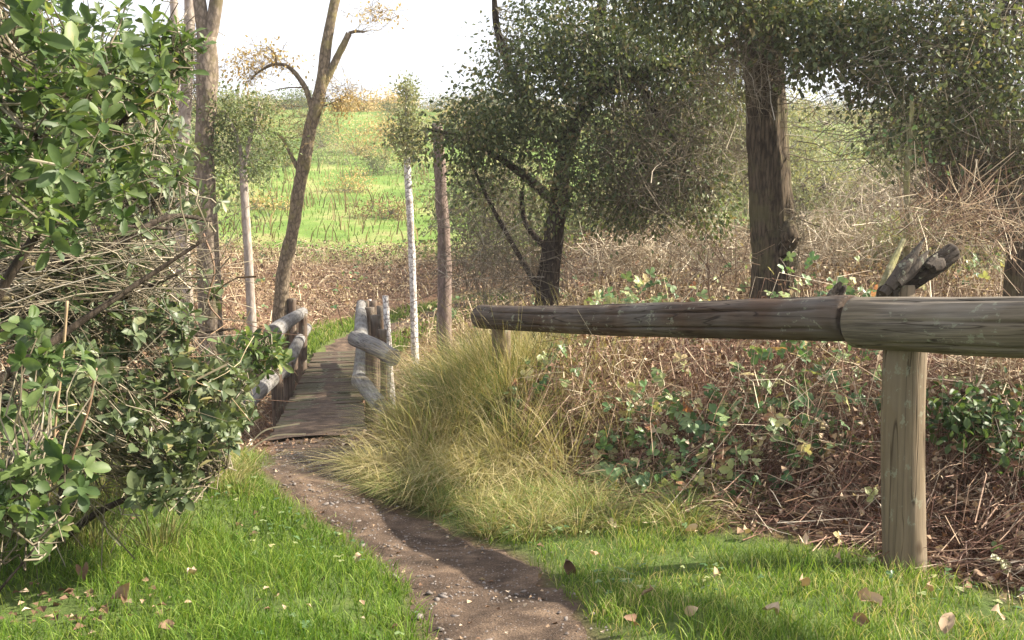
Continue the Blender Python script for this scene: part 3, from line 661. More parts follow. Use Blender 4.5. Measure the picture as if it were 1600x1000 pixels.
# leaning oak with the broad hanging crown
Yl = 13.4
lt = onground(838, Yl)
l_limbs = [([lt, W(862, 390, Yl), W(872, 320, Yl), W(885, 230, 13.8), W(925, 150, 13.4), (W(985, 95, 13))], [.17, .14, .125, .115, .1, .08]),
           ([W(925, 150, 13.4), W(1020, 110, 13), W(1110, 80, 12.6), W(1160, 60, 12.2)], [.09, .08, .06, .03]),
           ([W(885, 230, 13.8), W(820, 150, 13.6), W(780, 60, 13.3), W(770, -40, 13)], [.1, .07, .05, .02]),
           ([W(925, 150, 13.4), W(935, 40, 13.2), W(960, -100, 13)], [.1, .07, .04]),
           ([W(872, 320, Yl), W(800, 260, 13.6), W(720, 215, 13.2), W(660, 200, 13)], [.07, .05, .03, .015]),
           ([W(838, 445, Yl), W(800, 380, 13.8), W(762, 310, 13.7), W(735, 250, 13.6)], [.04, .035, .025, .015]),
           ([W(865, 400, Yl), W(822, 350, 13.9), W(815, 300, 13.7)], [.05, .04, .03]),
           ([W(980, 100, 13), W(1040, 200, 12.6), W(1100, 280, 12.3)], [.05, .035, .012])]
cl_ = [(W(900, 250, 12.8), (.6, .5, .4), 1100), (W(850, 300, 12.8), (.45, .5, .3), 420), (W(960, 300, 12.8), (.5, .5, .3), 600), (W(880, 90, 13.2), (1.1, 1.2, .7), 5600), (W(980, 60, 13), (1.2, 1.2, .65), 6000), (W(1080, 110, 12.8), (.8, 1.2, .7), 4600), (W(810, 170, 13.2), (.9, 1.1, .5), 3800),
       (W(730, 205, 13), (.5, .8, .33), 1500), (W(985, 200, 13), (1.1, 1.1, .55), 3800), (W(1060, 260, 12.8), (.6, .9, .5), 2100), (W(770, 270, 13.9), (.55, .6, .35), 600), (W(1010, 315, 13), (.8, .8, .22), 800), (W(1110, 330, 12.6), (.25, .5, .25), 500),
       (W(850, 30, 13.3), (.55, 1, .5), 1500), (W(790, 110, 13), (.35, .6, .3), 420), (W(950, -80, 13), (1.7, 1.3, .5), 2600), (W(710, 160, 13), (.2, .4, .2), 180), (W(672, 210, 13), (.2, .4, .17), 300)]
tree('oak_tree', 'leaning dark oak whose wide drooping crown hangs over the brambles', 'tree', lt, l_limbs, 'oakbark', cl_, .062, 'oak', sides=20, rough=.3, ridges=7, n=8, hang=.12, wild=[
    (W(1050, 240, 12.6), (1.0, .9, .9), 1300, dict(L=(.3, 1.1), rad=.003, up=-.5)), (W(770, 300, 14.2), (.8, .7, .8), 600, dict(L=(.3, 1.1), rad=.003, up=.2)), (W(990, 320, 13.2), (.9, .8, .4), 500, dict(L=(.3, 1.0), rad=.003, up=-.2))])

# open-side trees
Y1 = 15.0; b = onground(326, Y1)
tree('pale_tree', 'tall pale barked tree forking just below the top of the view', 'tree', b,
     [([b, W(325, 400, Y1), W(318, 250, Y1), W(324, 120, Y1), W(322, 60, Y1)], [.19, .17, .15, .16, .16]),
      ([W(320, 75, Y1), W(312, 0, Y1), W(300, -140, Y1)], [.1, .095, .07]), ([W(326, 75, Y1), W(338, 0, Y1), W(352, -140, Y1)], [.1, .095, .07])],
     'paletrunk', sides=18, n=8, rough=.25)
Y1 = 17.0; b = onground(288, Y1)
tree('pale_tree', 'slim pinkish trunk just behind the forked pale tree', 'tree', b, [([b, W(283, 300, Y1), W(293, 100, Y1), W(300, -100, Y1)], [.14, .12, .1, .08])], 'smooth_pole', sides=12, rough=.3,
     wild=[(W(300, 100, Y1), (.35, .4, .9), 260, dict(L=(.3, .9), rad=.005, up=.3))])
Y1 = 19; b = onground(266, Y1)
tree('pale_tree', 'thin pale trunk partly hidden by the leafy shrub', 'tree', b, [([b, W(268, 300, Y1), W(274, 100, Y1), W(270, -60, Y1)], [.13, .11, .09, .06])], 'smooth_pole', sides=12, rough=.3,
     wild=[(W(262, 120, Y1), (.5, .5, .9), 260, dict(L=(.3, .9), rad=.005, up=.3))])
Y1 = 15.0; b = onground(395, Y1)
tree('slender_tree', 'smooth straight pinkish pole trunk topped with a loose leafy crown', 'tree', b,
     [([b, W(390, 440, Y1), W(384, 340, Y1), W(380, 265, Y1)], [.075, .068, .062, .058]), ([W(380, 268, Y1), W(372, 220, Y1), W(350, 170, Y1)], [.035, .03, .01]), ([W(380, 268, Y1), W(392, 210, Y1), W(405, 160, Y1)], [.035, .03, .01])],
     'smooth_pole', [(W(370, 190, Y1), (.3, .4, .42), 900), (W(350, 240, Y1), (.3, .3, .3), 480), (W(412, 180, Y1), (.22, .3, .36), 420), (W(342, 170, Y1), (.22, .3, .3), 260), (W(425, 215, Y1), (.18, .3, .2), 130), (W(395, 265, Y1), (.2, .3, .16), 220), (W(430, 235, Y1), (.14, .2, .14), 130)], .055, 'farbrush', sides=16, rough=.12, spread=.1)
Yl2 = 17.0; b = onground(432, Yl2)
tree('leaning_tree', 'slender leaning tree with a broken fork and bare grey bark beside the footbridge', 'tree', b,
     [([b, W(440, 445, Yl2), W(455, 370, Yl2), W(468, 290, Yl2), W(485, 200, Yl2), W(500, 140, Yl2), W(512, 60, Yl2), W(528, -20, Yl2), W(548, -140, Yl2)], [.15, .125, .115, .11, .115, .1, .085, .08, .06]),
      ([W(498, 150, Yl2), W(522, 100, Yl2), W(545, 52, Yl2)], [.075, .065, .05]),
      ([W(545, 52, Yl2), W(555, 49, Yl2), W(569, 50, Yl2)], [.03, .028, .015]),
      ([W(489, 180, Yl2), W(478, 140, Yl2), W(455, 108, Yl2), W(430, 100, Yl2), W(405, 112, Yl2), W(392, 125, Yl2)], [.05, .045, .035, .03, .02, .008]),
      ([W(432, 100, Yl2), W(430, 85, Yl2), W(415, 70, Yl2)], [.022, .015, .006]),
      ([W(466, 265, Yl2), W(456, 245, Yl2), W(440, 215, Yl2), W(424, 205, Yl2)], [.04, .035, .025, .01]),
      ([W(478, 137, Yl2), W(450, 137, Yl2), W(418, 143, Yl2)], [.014, .01, .005]),
      ([W(490, 170, Yl2), W(520, 160, Yl2), W(555, 140, Yl2)], [.016, .01, .005])],
     'leanbark', [(W(400, 90, Yl2), (.55, .5, .22), 300), (W(385, 110, Yl2), (.25, .4, .3), 160), (W(590, 20, Yl2), (.4, .4, .12), 160), (W(540, 155, Yl2), (.35, .4, .2), 220), (W(455, 90, Yl2), (.35, .4, .2), 120)], .06, 'gold', twigm='weed', sides=18, n=6, rough=.3, per=12, hang=.06, spread=.09, twig_r=.005,
     wild=[(W(400, 95, Yl2), (.6, .5, .3), 130, dict(L=(.2, .6), rad=.003, up=-.6)), (W(535, 150, Yl2), (.5, .4, .35), 160, dict(L=(.2, .7), rad=.003)), (W(450, 200, Yl2), (.5, .4, .5), 140, dict(L=(.2, .7), rad=.003)), (W(585, 22, Yl2), (.45, .4, .12), 70, dict(L=(.2, .5), rad=.003, up=-.5))])
Y1 = 17.0; b = onground(648, Y1)
tree('birch_tree', 'slim white trunk topped with a narrow pale green crown', 'tree', b,
     [([b, W(645, 440, Y1), W(641, 350, Y1), W(636, 245, Y1)], [.065, .062, .062, .06]), ([W(636, 248, Y1), W(634, 190, Y1), W(636, 140, Y1)], [.03, .022, .008])],
     'whitebark', [(W(638, 195, Y1), (.25, .3, .5), 1700), (W(636, 145, Y1), (.14, .2, .28), 520), (W(640, 235, Y1), (.26, .3, .22), 620), (W(652, 290, Y1), (.12, .2, .2), 120), (W(612, 215, Y1), (.12, .2, .15), 160)], .055, 'willow', sides=14, rough=.25, spread=.08)
Y1 = 15.0; b = onground(692, Y1)
tree('snag', 'bare reddish brown dead trunk snapped off at its top', 'dead tree', b,
     [([b, W(694, 400, Y1), W(689, 300, Y1), W(683, 193, Y1)], [.12, .105, .09, .085])], 'snag', sides=16, rough=.25, n=8)

# mossy sapling and dead grey brush beyond the rail
Y1 = 9.0; b = onground(1412, Y1)
tree('sapling', 'thin mossy upright sapling with a few bare side branches', 'sapling', b,
     [([b, W(1418, 370, Y1), W(1417, 290, Y1), W(1424, 190, Y1), W(1424, 150, Y1)], [.04, .033, .028, .02, .012]),
      ([W(1418, 290, Y1), W(1385, 255, Y1), W(1370, 230, Y1)], [.012, .009, .004]), ([W(1423, 200, Y1), W(1395, 215, Y1), W(1375, 210, Y1)], [.01, .006, .003]),
      ([W(1418, 370, Y1), W(1460, 345, Y1), W(1520, 325, Y1)], [.014, .01, .004]), ([W(1416, 380, Y1), W(1400, 400, Y1-.1), W(1380, 455, Y1-.2)], [.02, .018, .014])],
     'mossbark', [(W(1400, 225, Y1), (.35, .3, .2), 110), (W(1440, 240, Y1), (.2, .3, .15), 60)], .05, 'sweetbriar', twigm='greentwig', sides=8, per=8, twig_r=.004)
Y1 = 10; b = onground(1582, Y1)
tree('dark_tree', 'dark stooping trunk half lost in grey brush near the fence', 'tree', b,
     [([b, W(1592, 400, Y1), W(1578, 350, Y1), W(1572, 300, Y1), W(1560, 230, Y1)], [.14, .12, .09, .07, .03]), ([W(1580, 360, Y1), W(1610, 300, Y1), W(1650, 250, Y1)], [.06, .05, .02])], 'darkbark', sides=18, ridges=7, n=8,
     wild=[(W(1560, 290, Y1), (.7, .7, .6), 1300, dict(L=(.3, 1.0), rad=.003, up=-.4))])

def dead_bush(label, c, R, n, arms, mat='twig', rad=.005, cat='bush', **kw):
    c = np.asarray(c); gz = float(H(c[0], c[1])); o = thing('dead_bush', (c[0], c[1], gz), label, cat)
    g = Geo()
    for k in range(arms):
        d = nrm(np.array([rng.normal(), rng.normal()*.6, .9+rng.random()])); L = R[2]*(1+.8*rng.random())
        p0 = np.array([c[0]+rng.normal()*.08, c[1]+rng.normal()*.08, gz-.05]); p1 = p0+d*L*.5+A(0, 0, .1)[0]; p2 = p0+d*L+rng.normal(size=3)*.15
        limb(g, [p0, p1, p2], [.012, .009, .003], 5, 3, 0)
    wild_twigs(g, c, R, n, rad=rad, **kw)
    t = g.build('twigs', M[mat], o); t['kind'] = 'stuff'; return o
dead_bush('sprawling pale dead brush with long whitish arching twigs behind the rail', W(1500, 350, 8.5), (.6, .5, .3), 240, 14, 'cane', .0028, L=(.4, 1.1), up=.1, curve=.5)
dead_bush('small whitish dry branching stalk among brambles between the two oaks', W(1120, 410, 10), (.3, .3, .25), 60, 8, 'cane', .004, L=(.3, .8), up=.8)
dead_bush('dense grey tangle of bare stems under the leaning oak', W(790, 410, 13.6), (.9, .8, .5), 420, 18, 'twig', .0035, L=(.4, 1.3), up=.3)
dead_bush('pale straw coloured twigs lit by sun close behind the thick post', W(1555, 575, 4.9), (.22, .25, .2), 160, 6, 'cane', .0028, L=(.2, .6), up=.2)

M['paletwig'] = leaf_mat("pale_dead_twigs", [(0, (.22, .17, .11)), (.5, (.42, .35, .25)), (1, (.68, .6, .47))], 0, .8, .2, patch=.3)
for lab, c, R_, n in [('pale sunlit bare shrub filling the gap right of the big furrowed trunk', W(1290, 385, 14), (.9, .7, .5), 600), ('tall pale leafless shrub behind the mossy sapling', W(1390, 330, 16), (1.1, .8, .8), 800),
                      ('pale grey leafless thicket rising behind the broken log', W(1510, 330, 15), (1.2, .8, .8), 900), ('tan bare shrub just left of the big furrowed trunk', W(1110, 385, 14), (.6, .6, .45), 420), ('straw coloured bare shrub between leaning oak foot and pale shrub', W(1000, 400, 15), (.9, .6, .35), 380)]:
    dead_bush(lab, c, R_, n, 16, 'paletwig', .0042, L=(.3, 1.0), up=.7, curve=.4)
# ------------------------------------------------------------------ far brush on and below the hill
def far_bush(label, c, R, n, size, mat, twn=0, name='bush', group=None, twm='twig', twr=.008, shape_up=.3):
    c = np.asarray(c); gz = float(H(c[0], c[1])); o = thing(name, (c[0], c[1], gz), label, 'bush', group)
    g = Geo(); per = 14; subs = []
    for k in range(7):
        dd = nrm(rng.normal(size=3))*np.array(R)*.55; subs.append((c+dd, np.array(R)*(.4+.25*rng.random()), n//7))
    tips = crown_leaves(g, subs, size, per=per, spread=size*2.0); t = g.build('foliage', M[mat], o); t['kind'] = 'stuff'
    g = Geo(); base = np.array([[c[0], c[1], gz]])+rng.normal(size=(12, 3))*np.array([.3, .2, .03])*R[0]; base = np.vstack([base, c+rng.normal(size=(10, 3))*np.array(R)*.25])
    twigs_to(g, tips, base, twr, twr*.3, K=4, wig=R[0]*.05, maxd=R[2]*1.5, frac=min(1, (twn or 200)/len(tips)))
    t = g.build('stems', M[twm], o); t['kind'] = 'stuff'; return o
far = [('tall grey twiggy willow clump in the valley right behind the big furrowed trunk', W(1270, 270, 20), (1.0, 1.2, 1.5), 3600, .07, 'willow', 1100),
       ('grey olive thicket closing the valley under the second oak branch tips', W(1430, 260, 34), (4.2, 2, 3.0), 14000, .1, 'willow', 1300),
       ('wide grey thicket on the lower slope between the two oaks', W(1180, 270, 36), (3.6, 2, 2.6), 11000, .1, 'willow', 1200),
       ('wide greyish willow thicket filling the valley behind the furrowed oak', W(1330, 300, 26), (3.2, 2, 1.9), 14000, .09, 'willow', 1200),
       ('dull green thicket left of the furrowed oak trunk, below its limbs', W(1110, 240, 24), (2.4, 2, 2.2), 10000, .085, 'willow', 700),
       ('grey brown thicket behind the stooping dark trunk', W(1560, 280, 22), (2.4, 2, 2.0), 10000, .08, 'farbrush', 1000),
       ('straggling tan brush on the slope under the golden hilltop shrubs', W(590, 225, 66), (3.4, 2, 1.8), 2400, .15, 'gold', 500),
       ('muted green brush at the foot of the hill behind the leaning tree', W(395, 235, 45), (1.9, 1.6, 1.7), 3400, .12, 'farbrush', 500),
       ('large olive bush behind the pale trunks, seen through the shrub', W(200, 240, 32), (4.5, 3, 2.8), 8000, .16, 'farbrush', 700),
       ('grey green bush behind the reddish snag', W(760, 330, 27), (2.6, 2, 1.3), 4500, .12, 'farbrush', 500),
       ('low yellowish bush standing behind the broken log', W(1480, 380, 14), (1.2, 1, .6), 3200, .07, 'willow', 300),
       ('bushy olive mass at the foot of the slope behind the leaning oak', W(960, 330, 30), (3.2, 2, 1.6), 6000, .13, 'willow', 500)]
for lab, c, R, n, s, m, tw in far: far_bush(lab, c, R, n, s, m, tw, group='far bushes on the slope')
sl = [('small tan bush low on the green slope, left of the leaning tree', W(420, 330, 44), (1.5, 1, .8), 'gold'), ('small grey green bush on the mid slope under the golden shrubs', W(600, 270, 56), (1.8, 1, 1.1), 'farbrush'), ('dull brownish bush on the lower slope beside the white trunk', W(600, 335, 42), (1.3, 1, .8), 'weed'), ('round olive bush mid slope behind the leaning tree trunk', W(530, 235, 60), (2.6, 1.5, 1.6), 'willow'), ('wispy tan bush just right of the leaning tree trunk on the slope', W(560, 300, 50), (1.6, 1, .9), 'gold')]
for lab, c, R, m in sl: far_bush(lab, c, R, 1500, .1, m, 220, 'slope_bush', 'small bushes on the slope', 'twig', .014)
hz_lab = ['golden bare shrub on the hilltop beside the narrow white birch crown', 'tan bare shrub on the crest behind the leaning tree fork', 'tall pale shrub on the crest seen below the sky gap', 'rounded shrub on the crest between the forked tree and the leaning tree', 'sparse shrub on the crest directly behind the pole tree crown', 'pale shrub on the crest above the grey willow thicket', 'thin shrub at the crest edge above the low yellowish bush', 'olive shrub on the crest behind the leaning oak crown']
for i, (px, py, Y, R, m) in enumerate([(565, 178, 86, (3.0, 2, 2.0), 'gold'), (470, 172, 88, (2.6, 2, 1.5), 'farbrush'), (620, 172, 90, (2.0, 2, 1.8), 'gold'), (400, 170, 88, (3.0, 2, 1.7), 'willow'), (340, 180, 84, (3, 2, 3), 'farbrush'), (1310, 205, 80, (4.5, 2, 2.4), 'willow'), (1450, 190, 80, (4.5, 2, 3), 'farbrush'), (800, 180, 84, (6, 3, 3.4), 'farbrush')]):
    far_bush(hz_lab[i], W(px, py, Y), R, 3600, .2, m, 400, 'hilltop_shrub', 'shrubs on the hilltop', 'weed' if m == 'gold' else 'twig', .03)

# hill grass, weeds (nobody could count them)
def hill_ribbons(n, x0, x1, y0, y1, h, w, mat, name, label, dens=None):
    x = x0+(x1-x0)*rng.random(n); y = y0+(y1-y0)*rng.random(n)
    if dens is not None: k = rng.random(n) < dens(x, y); x = x[k]; y = y[k]
    n = len(x); hh = h*(.5+rng.random(n)); t = np.linspace(0, 1, 3)[None, :, None]; az = rng.random(n)*2*pi
    d = np.column_stack([np.cos(az), np.sin(az), np.zeros(n)])*(.4*hh)[:, None]
    P = np.column_stack([x, y, H(x, y)-.03])[:, None]+np.array([0, 0, 1.])*t*hh[:, None, None]+d[:, None]*t*t
    side = np.column_stack([np.ones(n), .3*rng.normal(size=n), np.zeros(n)])
    g = Geo(); ribbons(g, P, np.array([1, .8, .15])[None]*w*(.6+.8*rng.random((n, 1))), nrm(side), rng.random(n))
    return tag(g.build(name, M[mat]), label, 'grass', kind='stuff')
hill_ribbons(26000, -34, 36, 30, 90, .2, .017, 'hillgrass', 'hill_grass', 'bright green winter grass covering the hillside beyond the creek', lambda x, y: sstep(30, 38, y+10*fbm(x*.15, y*.15)))
hill_ribbons(1800, -14, 14, 36, 62, .8, .022, 'weed', 'weeds', 'brown upright dead weeds dotted over the green hillside', lambda x, y: sstep(-.05, .2, fbm(x*.2+4, y*.2))*.9)

g = Geo(); g2 = Geo(); k = 0
while k < 210:
    x = rng.uniform(-30, 34); y = rng.uniform(46, 92)
    if rng.random() > sstep(44, 80, y)*(.35+.65*(fbm(x*.12, y*.12+9) > -.02)): continue
    k += 1; z = float(H(x, y)); h = .5+.9*rng.random()+.6*rng.random()*(y > 62); r0 = .2+.8*rng.random()**2
    m = int(110+160*h); P = np.array([x, y, z+h*.5])+rng.normal(size=(m, 3))*np.array([.55*h, .4*h, .3*h])
    inst(g, *RHOMB, basis(rdir(m), rdir(m, .6)), .13*(.5+rng.random(m)), P, np.clip(r0+.3*rng.normal(size=m), 0, 1))
    n2 = 26; e = P[rng.integers(0, m, n2)]+A(0, 0, .25)[2]*up; t = np.linspace(0, 1, 3)[None, :, None]
    strands(g2, np.array([x, y, z])[None, None]*(1-t)+e[:, None]*t, np.linspace(.016, .006, 3)[None]*np.ones((n2, 1)), rng.random(n2))
sc = g.build('scrub', leaf_mat("scrub_leaves", [(0, (.07, .1, .03)), (.4, (.17, .2, .07)), (.7, (.34, .28, .12)), (1, (.5, .36, .17))], .3, .6, .2, patch=.2, patch_scale=.3))
tag(sc, 'scattered low yellowish and olive scrub on the upper hillside', 'scrub', kind='stuff')
c = g2.build('stems', M['weed'], sc); c['kind'] = 'stuff'
# ------------------------------------------------------------------ brambles and litter
def bramble_points(n, x0, x1, y0, y1, mask):
    x = x0+(x1-x0)*rng.random(n); y = y0+(y1-y0)*rng.random(n); k = rng.random(n) < mask(x, y); return x[k], y[k]
def bramble(label, area, mask, hgt, n_cane, n_dead, n_live, leaf=.035, rad=.0026, liveparts=0, canemat='cane', deadmat='brownleaf', group=None, live_size=.045, livem='sweetbriar', KC=4):
    x0, x1, y0, y1 = area; cx, cy = (x0+x1)/2, (y0+y1)/2
    o = thing('bramble_thicket', (cx, cy, float(H(cx, cy))), label, 'brambles', group)
    x, y = bramble_points(n_cane, *area, mask); n = len(x); h = hgt(x, y); z = H(x, y)
    az = rng.random(n)*2*pi; L = .35+.8*rng.random(n)*np.clip(h, .3, 1.2); hh = h*(.25+.85*rng.random(n)**.8); z0 = z+h*.55*rng.random(n)**1.5
    t = np.linspace(0, 1, KC)[None, :]
    zz = z0[:, None]+(hh-(z0-z))[:, None]*(4*t*(1-t))**.8*(rng.random((n, 1))*.8+.3)+rng.normal(size=(n, 1))*.05*t
    P = np.stack([x[:, None]+np.cos(az)[:, None]*(t-.5)*L[:, None], y[:, None]+np.sin(az)[:, None]*(t-.5)*L[:, None], zz], -1)+rng.normal(size=(n, KC, 3))*.02
    g = Geo(); strands(g, P, np.linspace(1.2, .6, KC)[None]*rad*(.5+rng.random((n, 1))), rng.random(n)); c = g.build('canes', M[canemat], o); c['kind'] = 'stuff'
    x, y = bramble_points(n_dead, *area, mask); n = len(x); z = H(x, y)+hgt(x, y)*rng.random(n)**.7*.95
    g = Geo(); inst(g, *CRUMP, basis(rdir(n), rdir(n, .6)), leaf*(.5+rng.random(n)), np.column_stack([x, y, z]), rng.random(n)); c = g.build('withered_leaves', M[deadmat], o); c['kind'] = 'stuff'
    if n_live:
        x, y = bramble_points(n_live, *area, lambda a, b: mask(a, b)*sstep(-.06, .12, fbm(a*1.3+3, b*1.3+8))); n = len(x); z = H(x, y)+hgt(x, y)*(.5+.6*rng.random(n))
        P = np.column_stack([x, y, z]); R = basis(rdir(n, -.1), nrm(np.array([0.2, -.8, 1.])+.5*rng.normal(size=(n, 3)))); s = live_size*(.7+.8*rng.random(n)); r = rng.random(n)
        k = np.argsort(-s/np.maximum(y, .5))[:liveparts] if liveparts else np.array([], int)
        rest = np.setdiff1d(np.arange(n), k)
        if len(rest): g = Geo(); inst(g, *TRI, R[rest], s[rest], P[rest], r[rest]); c = g.build('leaves', M[livem], o); c['kind'] = 'stuff'
        if len(k): leaf_objects(o, TRI, M[livem], R[k], s[k], P[k], r[k])
    return o
_leafme = {}
def leaf_objects(parent, tmpl, mat, R, s, P, r, name='leaf', buckets=14):
    inv = parent.matrix_basis.inverted()
    for i in range(len(P)):
        b = min(buckets-1, int(r[i]*buckets)); key = (id(tmpl), mat.name, b)
        if key not in _leafme:
            g = Geo(); g.add(tmpl[0], tmpl[1], (b+.5)/buckets); _leafme[key] = g.mesh(name, mat, True)
        ob = bpy.data.objects.new(name, _leafme[key]); COL.objects.link(ob)
        m = mathutils.Matrix(R[i]*s[i]).to_4x4(); m.translation = mathutils.Vector(P[i])
        ob.parent = parent; ob.matrix_basis = inv @ m

def bh(x, y):       # height of the bramble mound beyond the rail
    r = front(x, y); return (.06+.38*sstep(0, .9, r)+.36*sstep(.7, 2.4, r))*(.85+1.7*fbm(x*1.3, y*1.3)+.5*fbm(x*4, y*4))
gap_b = lambda x, y: sstep(.9, 1.5, np.abs(x-(deck(y)[0] if np.isscalar(y) else (-1.63-1.67*(y-8.4)/10.3)))) if True else 1
bramble('near tangle of red brown bramble canes and dead leaves under the log rail', (-.4, 3.4, 3.3, 8.2), lambda x, y: sstep(-.05, .25, front(x, y)+.4*fbm(x*2.5, y*2.5))*sstep(-.5, .3, x-.0), bh, 15000, 24000, 7000, .03, .0019, 290, live_size=.05, canemat='redcane', deadmat='redlitter')
bramble('sunlit brown bramble bank rising above the log rail below the furrowed oak', (-.6, 9, 8, 17), lambda x, y: sstep(-.8, .2, x+.1*(y-9)), lambda x, y: (.62+.25*sstep(10, 13, y))*(1+1.0*fbm(x*.6, y*.6)), 9000, 20000, 2200, .042, .0034, KC=4, live_size=.06)
bramble('low brown bramble cover in the dip at the open side of the bridge', (-3.0, .6, 8.8, 18), lambda x, y: gap_b(x, y)*sstep(-.3, .1, (x-(-1.63-1.67*(y-8.4)/10.3))), lambda x, y: .55+.8*fbm(x*.7, y*.7), 5000, 13000, 260, .045, .003, live_size=.055)
bramble('dry brown bramble slope across the creek beyond the bridge end', (-16, 6, 19, 36), lambda x, y: sstep(.5, 1.1, pdist(x, y, PATH2))*sstep(36, 30, y+9*fbm(x*.15, y*.15)), lambda x, y: .7+.9*fbm(x*.35, y*.35), 9000, 40000, 1800, .058, .006, live_size=.08, KC=4)
bramble('brown weedy bramble ground beyond the valley oaks', (2, 20, 16, 32), lambda x, y: .9+0*x, lambda x, y: .7+.9*fbm(x*.35, y*.35), 3000, 14000, 800, .1, .006, canemat='twig', deadmat='litter', live_size=.11, KC=4)
bramble('shaded bramble and ivy ground behind the leafy shrubs', (-8, -2.1, 7.6, 18.5), lambda x, y: sstep(.75, 1.1, (-1.63-1.67*(y-8.4)/10.3)-x), lambda x, y: .55+.8*fbm(x*.7, y*.7), 3500, 14000, 400, .05, .003, live_size=.06, KC=4)

iv = thing('ivy_clump', onground(1545, 4.7), 'dark green leafy clump filling the hollow just past the thick post', 'ivy')
g = Geo(); cc = []
for px, py, Y, n in [(1530, 660, 4.6, 420), (1590, 700, 4.5, 420), (1490, 640, 4.7, 160), (1600, 630, 4.8, 260)]:
    p = W(px, py, Y)+rng.normal(size=(n, 3))*np.array([.1, .12, .07]); cc.append(p)
cc = np.vstack(cc); m = len(cc); inst(g, *BROAD2, basis(rdir(m, -.1), nrm(np.array([.3, -.6, 1.])+.6*rng.normal(size=(m, 3)))), .045*(.6+.7*rng.random(m)), cc, rng.random(m)*.75)
c = g.build('foliage', M['broad'], iv, True); c['kind'] = 'stuff'
g = Geo(); twigs_to(g, cc, np.array([onground(1545, 4.7, .0), onground(1500, 4.8, 0.), onground(1600, 4.6, 0.)]), .003, .0015, frac=.15, maxd=.6); c = g.build('stems', M['redcane'], iv); c['kind'] = 'stuff'
o = bpy.data.objects['bramble_thicket']; g = Geo()
wild_twigs(g, W(1000, 600, 5.9), (.7, .5, .22), 110, L=(.25, .6), rad=.0017, curve=.6, up=.6); wild_twigs(g, W(1250, 620, 5.0), (.7, .5, .25), 70, L=(.2, .5), rad=.0016, curve=.4, up=.4); wild_twigs(g, W(1560, 580, 4.9), (.4, .4, .2), 110, L=(.2, .6), rad=.0017, curve=.4, up=.4)
c = g.build('dead_stalks', M['cane'], o); c['kind'] = 'stuff'
# leaf litter on open ground
def litter(n, area, mask, size, name='leaf_litter', label='', mat='litter'):
    x, y = bramble_points(n, *area, mask); n = len(x)
    g = Geo(); inst(g, *CRUMP, basis(np.column_stack([rng.normal(size=(n, 2)), rng.normal(size=n)*.25]), nrm(A((0, 0, 1.))+.35*rng.normal(size=(n, 3)))), size*(.5+rng.random(n)), np.column_stack([x, y, H(x, y)+.008+.02*rng.random(n)]), rng.random(n))
    return tag(g.build(name, M[mat]), label, 'leaf litter', kind='stuff')
litter(22000, (-6, 5, 2.4, 9.5), lambda x, y: litter_mask(x, y), .035, label='brown dead leaf litter lying under the brambles and shrubs')

litter(900, (-2, .6, 2.9, 8.4), lambda x, y: sstep(.33, .22, pdist(x, y))*1.0, .022, label='small brown leaf bits scattered on the dirt path')
litter(1600, (-2.6, 2.2, 2.6, 6), lambda x, y: green_mask(x, y)*sstep(.0, .25, fbm(x*2.3, y*2.3)*-1)+0*x, .03, label='dead leaf scraps lying in the short grass')
litter(330, (-2.1, -1.0, 2.9, 3.8), lambda x, y: np.exp(-((x+1.55)**2/.12+(y-3.35)**2/.08)), .03, label='brown dead leaves on the bare patch in the grass')
# ------------------------------------------------------------------ grasses
def blades(x, y, h, w, lean, mat, name, label, K=4, dirs=None, cat='grass', sink=.01, curl=1.0, r=None):
    n = len(x); hh = h*(.45+.8*rng.random(n)) if np.ndim(h) == 0 else h*(.45+.8*rng.random(n))
    az = rng.random(n)*2*pi if dirs is None else dirs
    t = np.linspace(0, 1, K)[None, :]
    ln = lean*(.2+rng.random(n))
    hor = ln[:, None]*hh[:, None]*t**1.8; ver = hh[:, None]*(t-.5*curl*np.clip(ln, 0, 1.3)[:, None]*t**2.4)
    P = np.stack([x[:, None]+np.cos(az)[:, None]*hor, y[:, None]+np.sin(az)[:, None]*hor, (H(x, y)-sink)[:, None]+ver], -1)
    fa = rng.random(n)*2*pi; side = np.column_stack([np.cos(fa), np.sin(fa)*.6, np.zeros(n)])
    prof = np.array([1, .85, .5, .1]) if K == 4 else np.interp(np.linspace(0, 1, K), [0, .5, 1], [1, .8, .1])
    g = Geo(); ribbons(g, P, prof[None]*w*(.6+.8*rng.random((n, 1))), nrm(side), rng.random(n) if r is None else r)
    return g
def sample(n, area, dens):
    x0, x1, y0, y1 = area; x = x0+(x1-x0)*rng.random(n); y = y0+(y1-y0)*rng.random(n); k = rng.random(n) < dens(x, y); return x[k], y[k]
def gm(x, y): return green_mask(x, y)*(.25+.75*sstep(-.15, .1, fbm(x*2.3, y*2.3)))*(1-.8*np.exp(-((x+1.55)**2/.25+(y-3.35)**2/.12)))
xL, yL = sample(120000, (-3.2, .2, 2.5, 7.2), lambda x, y: gm(x, y)*(x < np.interp(y, PATHS[:, 1], PATHS[:, 0]))*np.clip(3.3/y, .3, 1))
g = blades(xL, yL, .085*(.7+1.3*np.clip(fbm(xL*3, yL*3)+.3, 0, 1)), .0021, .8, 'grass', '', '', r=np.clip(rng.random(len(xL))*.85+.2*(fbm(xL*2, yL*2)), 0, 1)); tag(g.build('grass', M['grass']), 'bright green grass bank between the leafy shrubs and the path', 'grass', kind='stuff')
xR, yR = sample(90000, (-.7, 2.9, 2.5, 6.0), lambda x, y: gm(x, y)*(x > np.interp(y, PATHS[:, 1], PATHS[:, 0]))*np.clip(3.3/y, .3, 1)*(.5+.5*sstep(-.1, .1, fbm(x*3, y*3))))
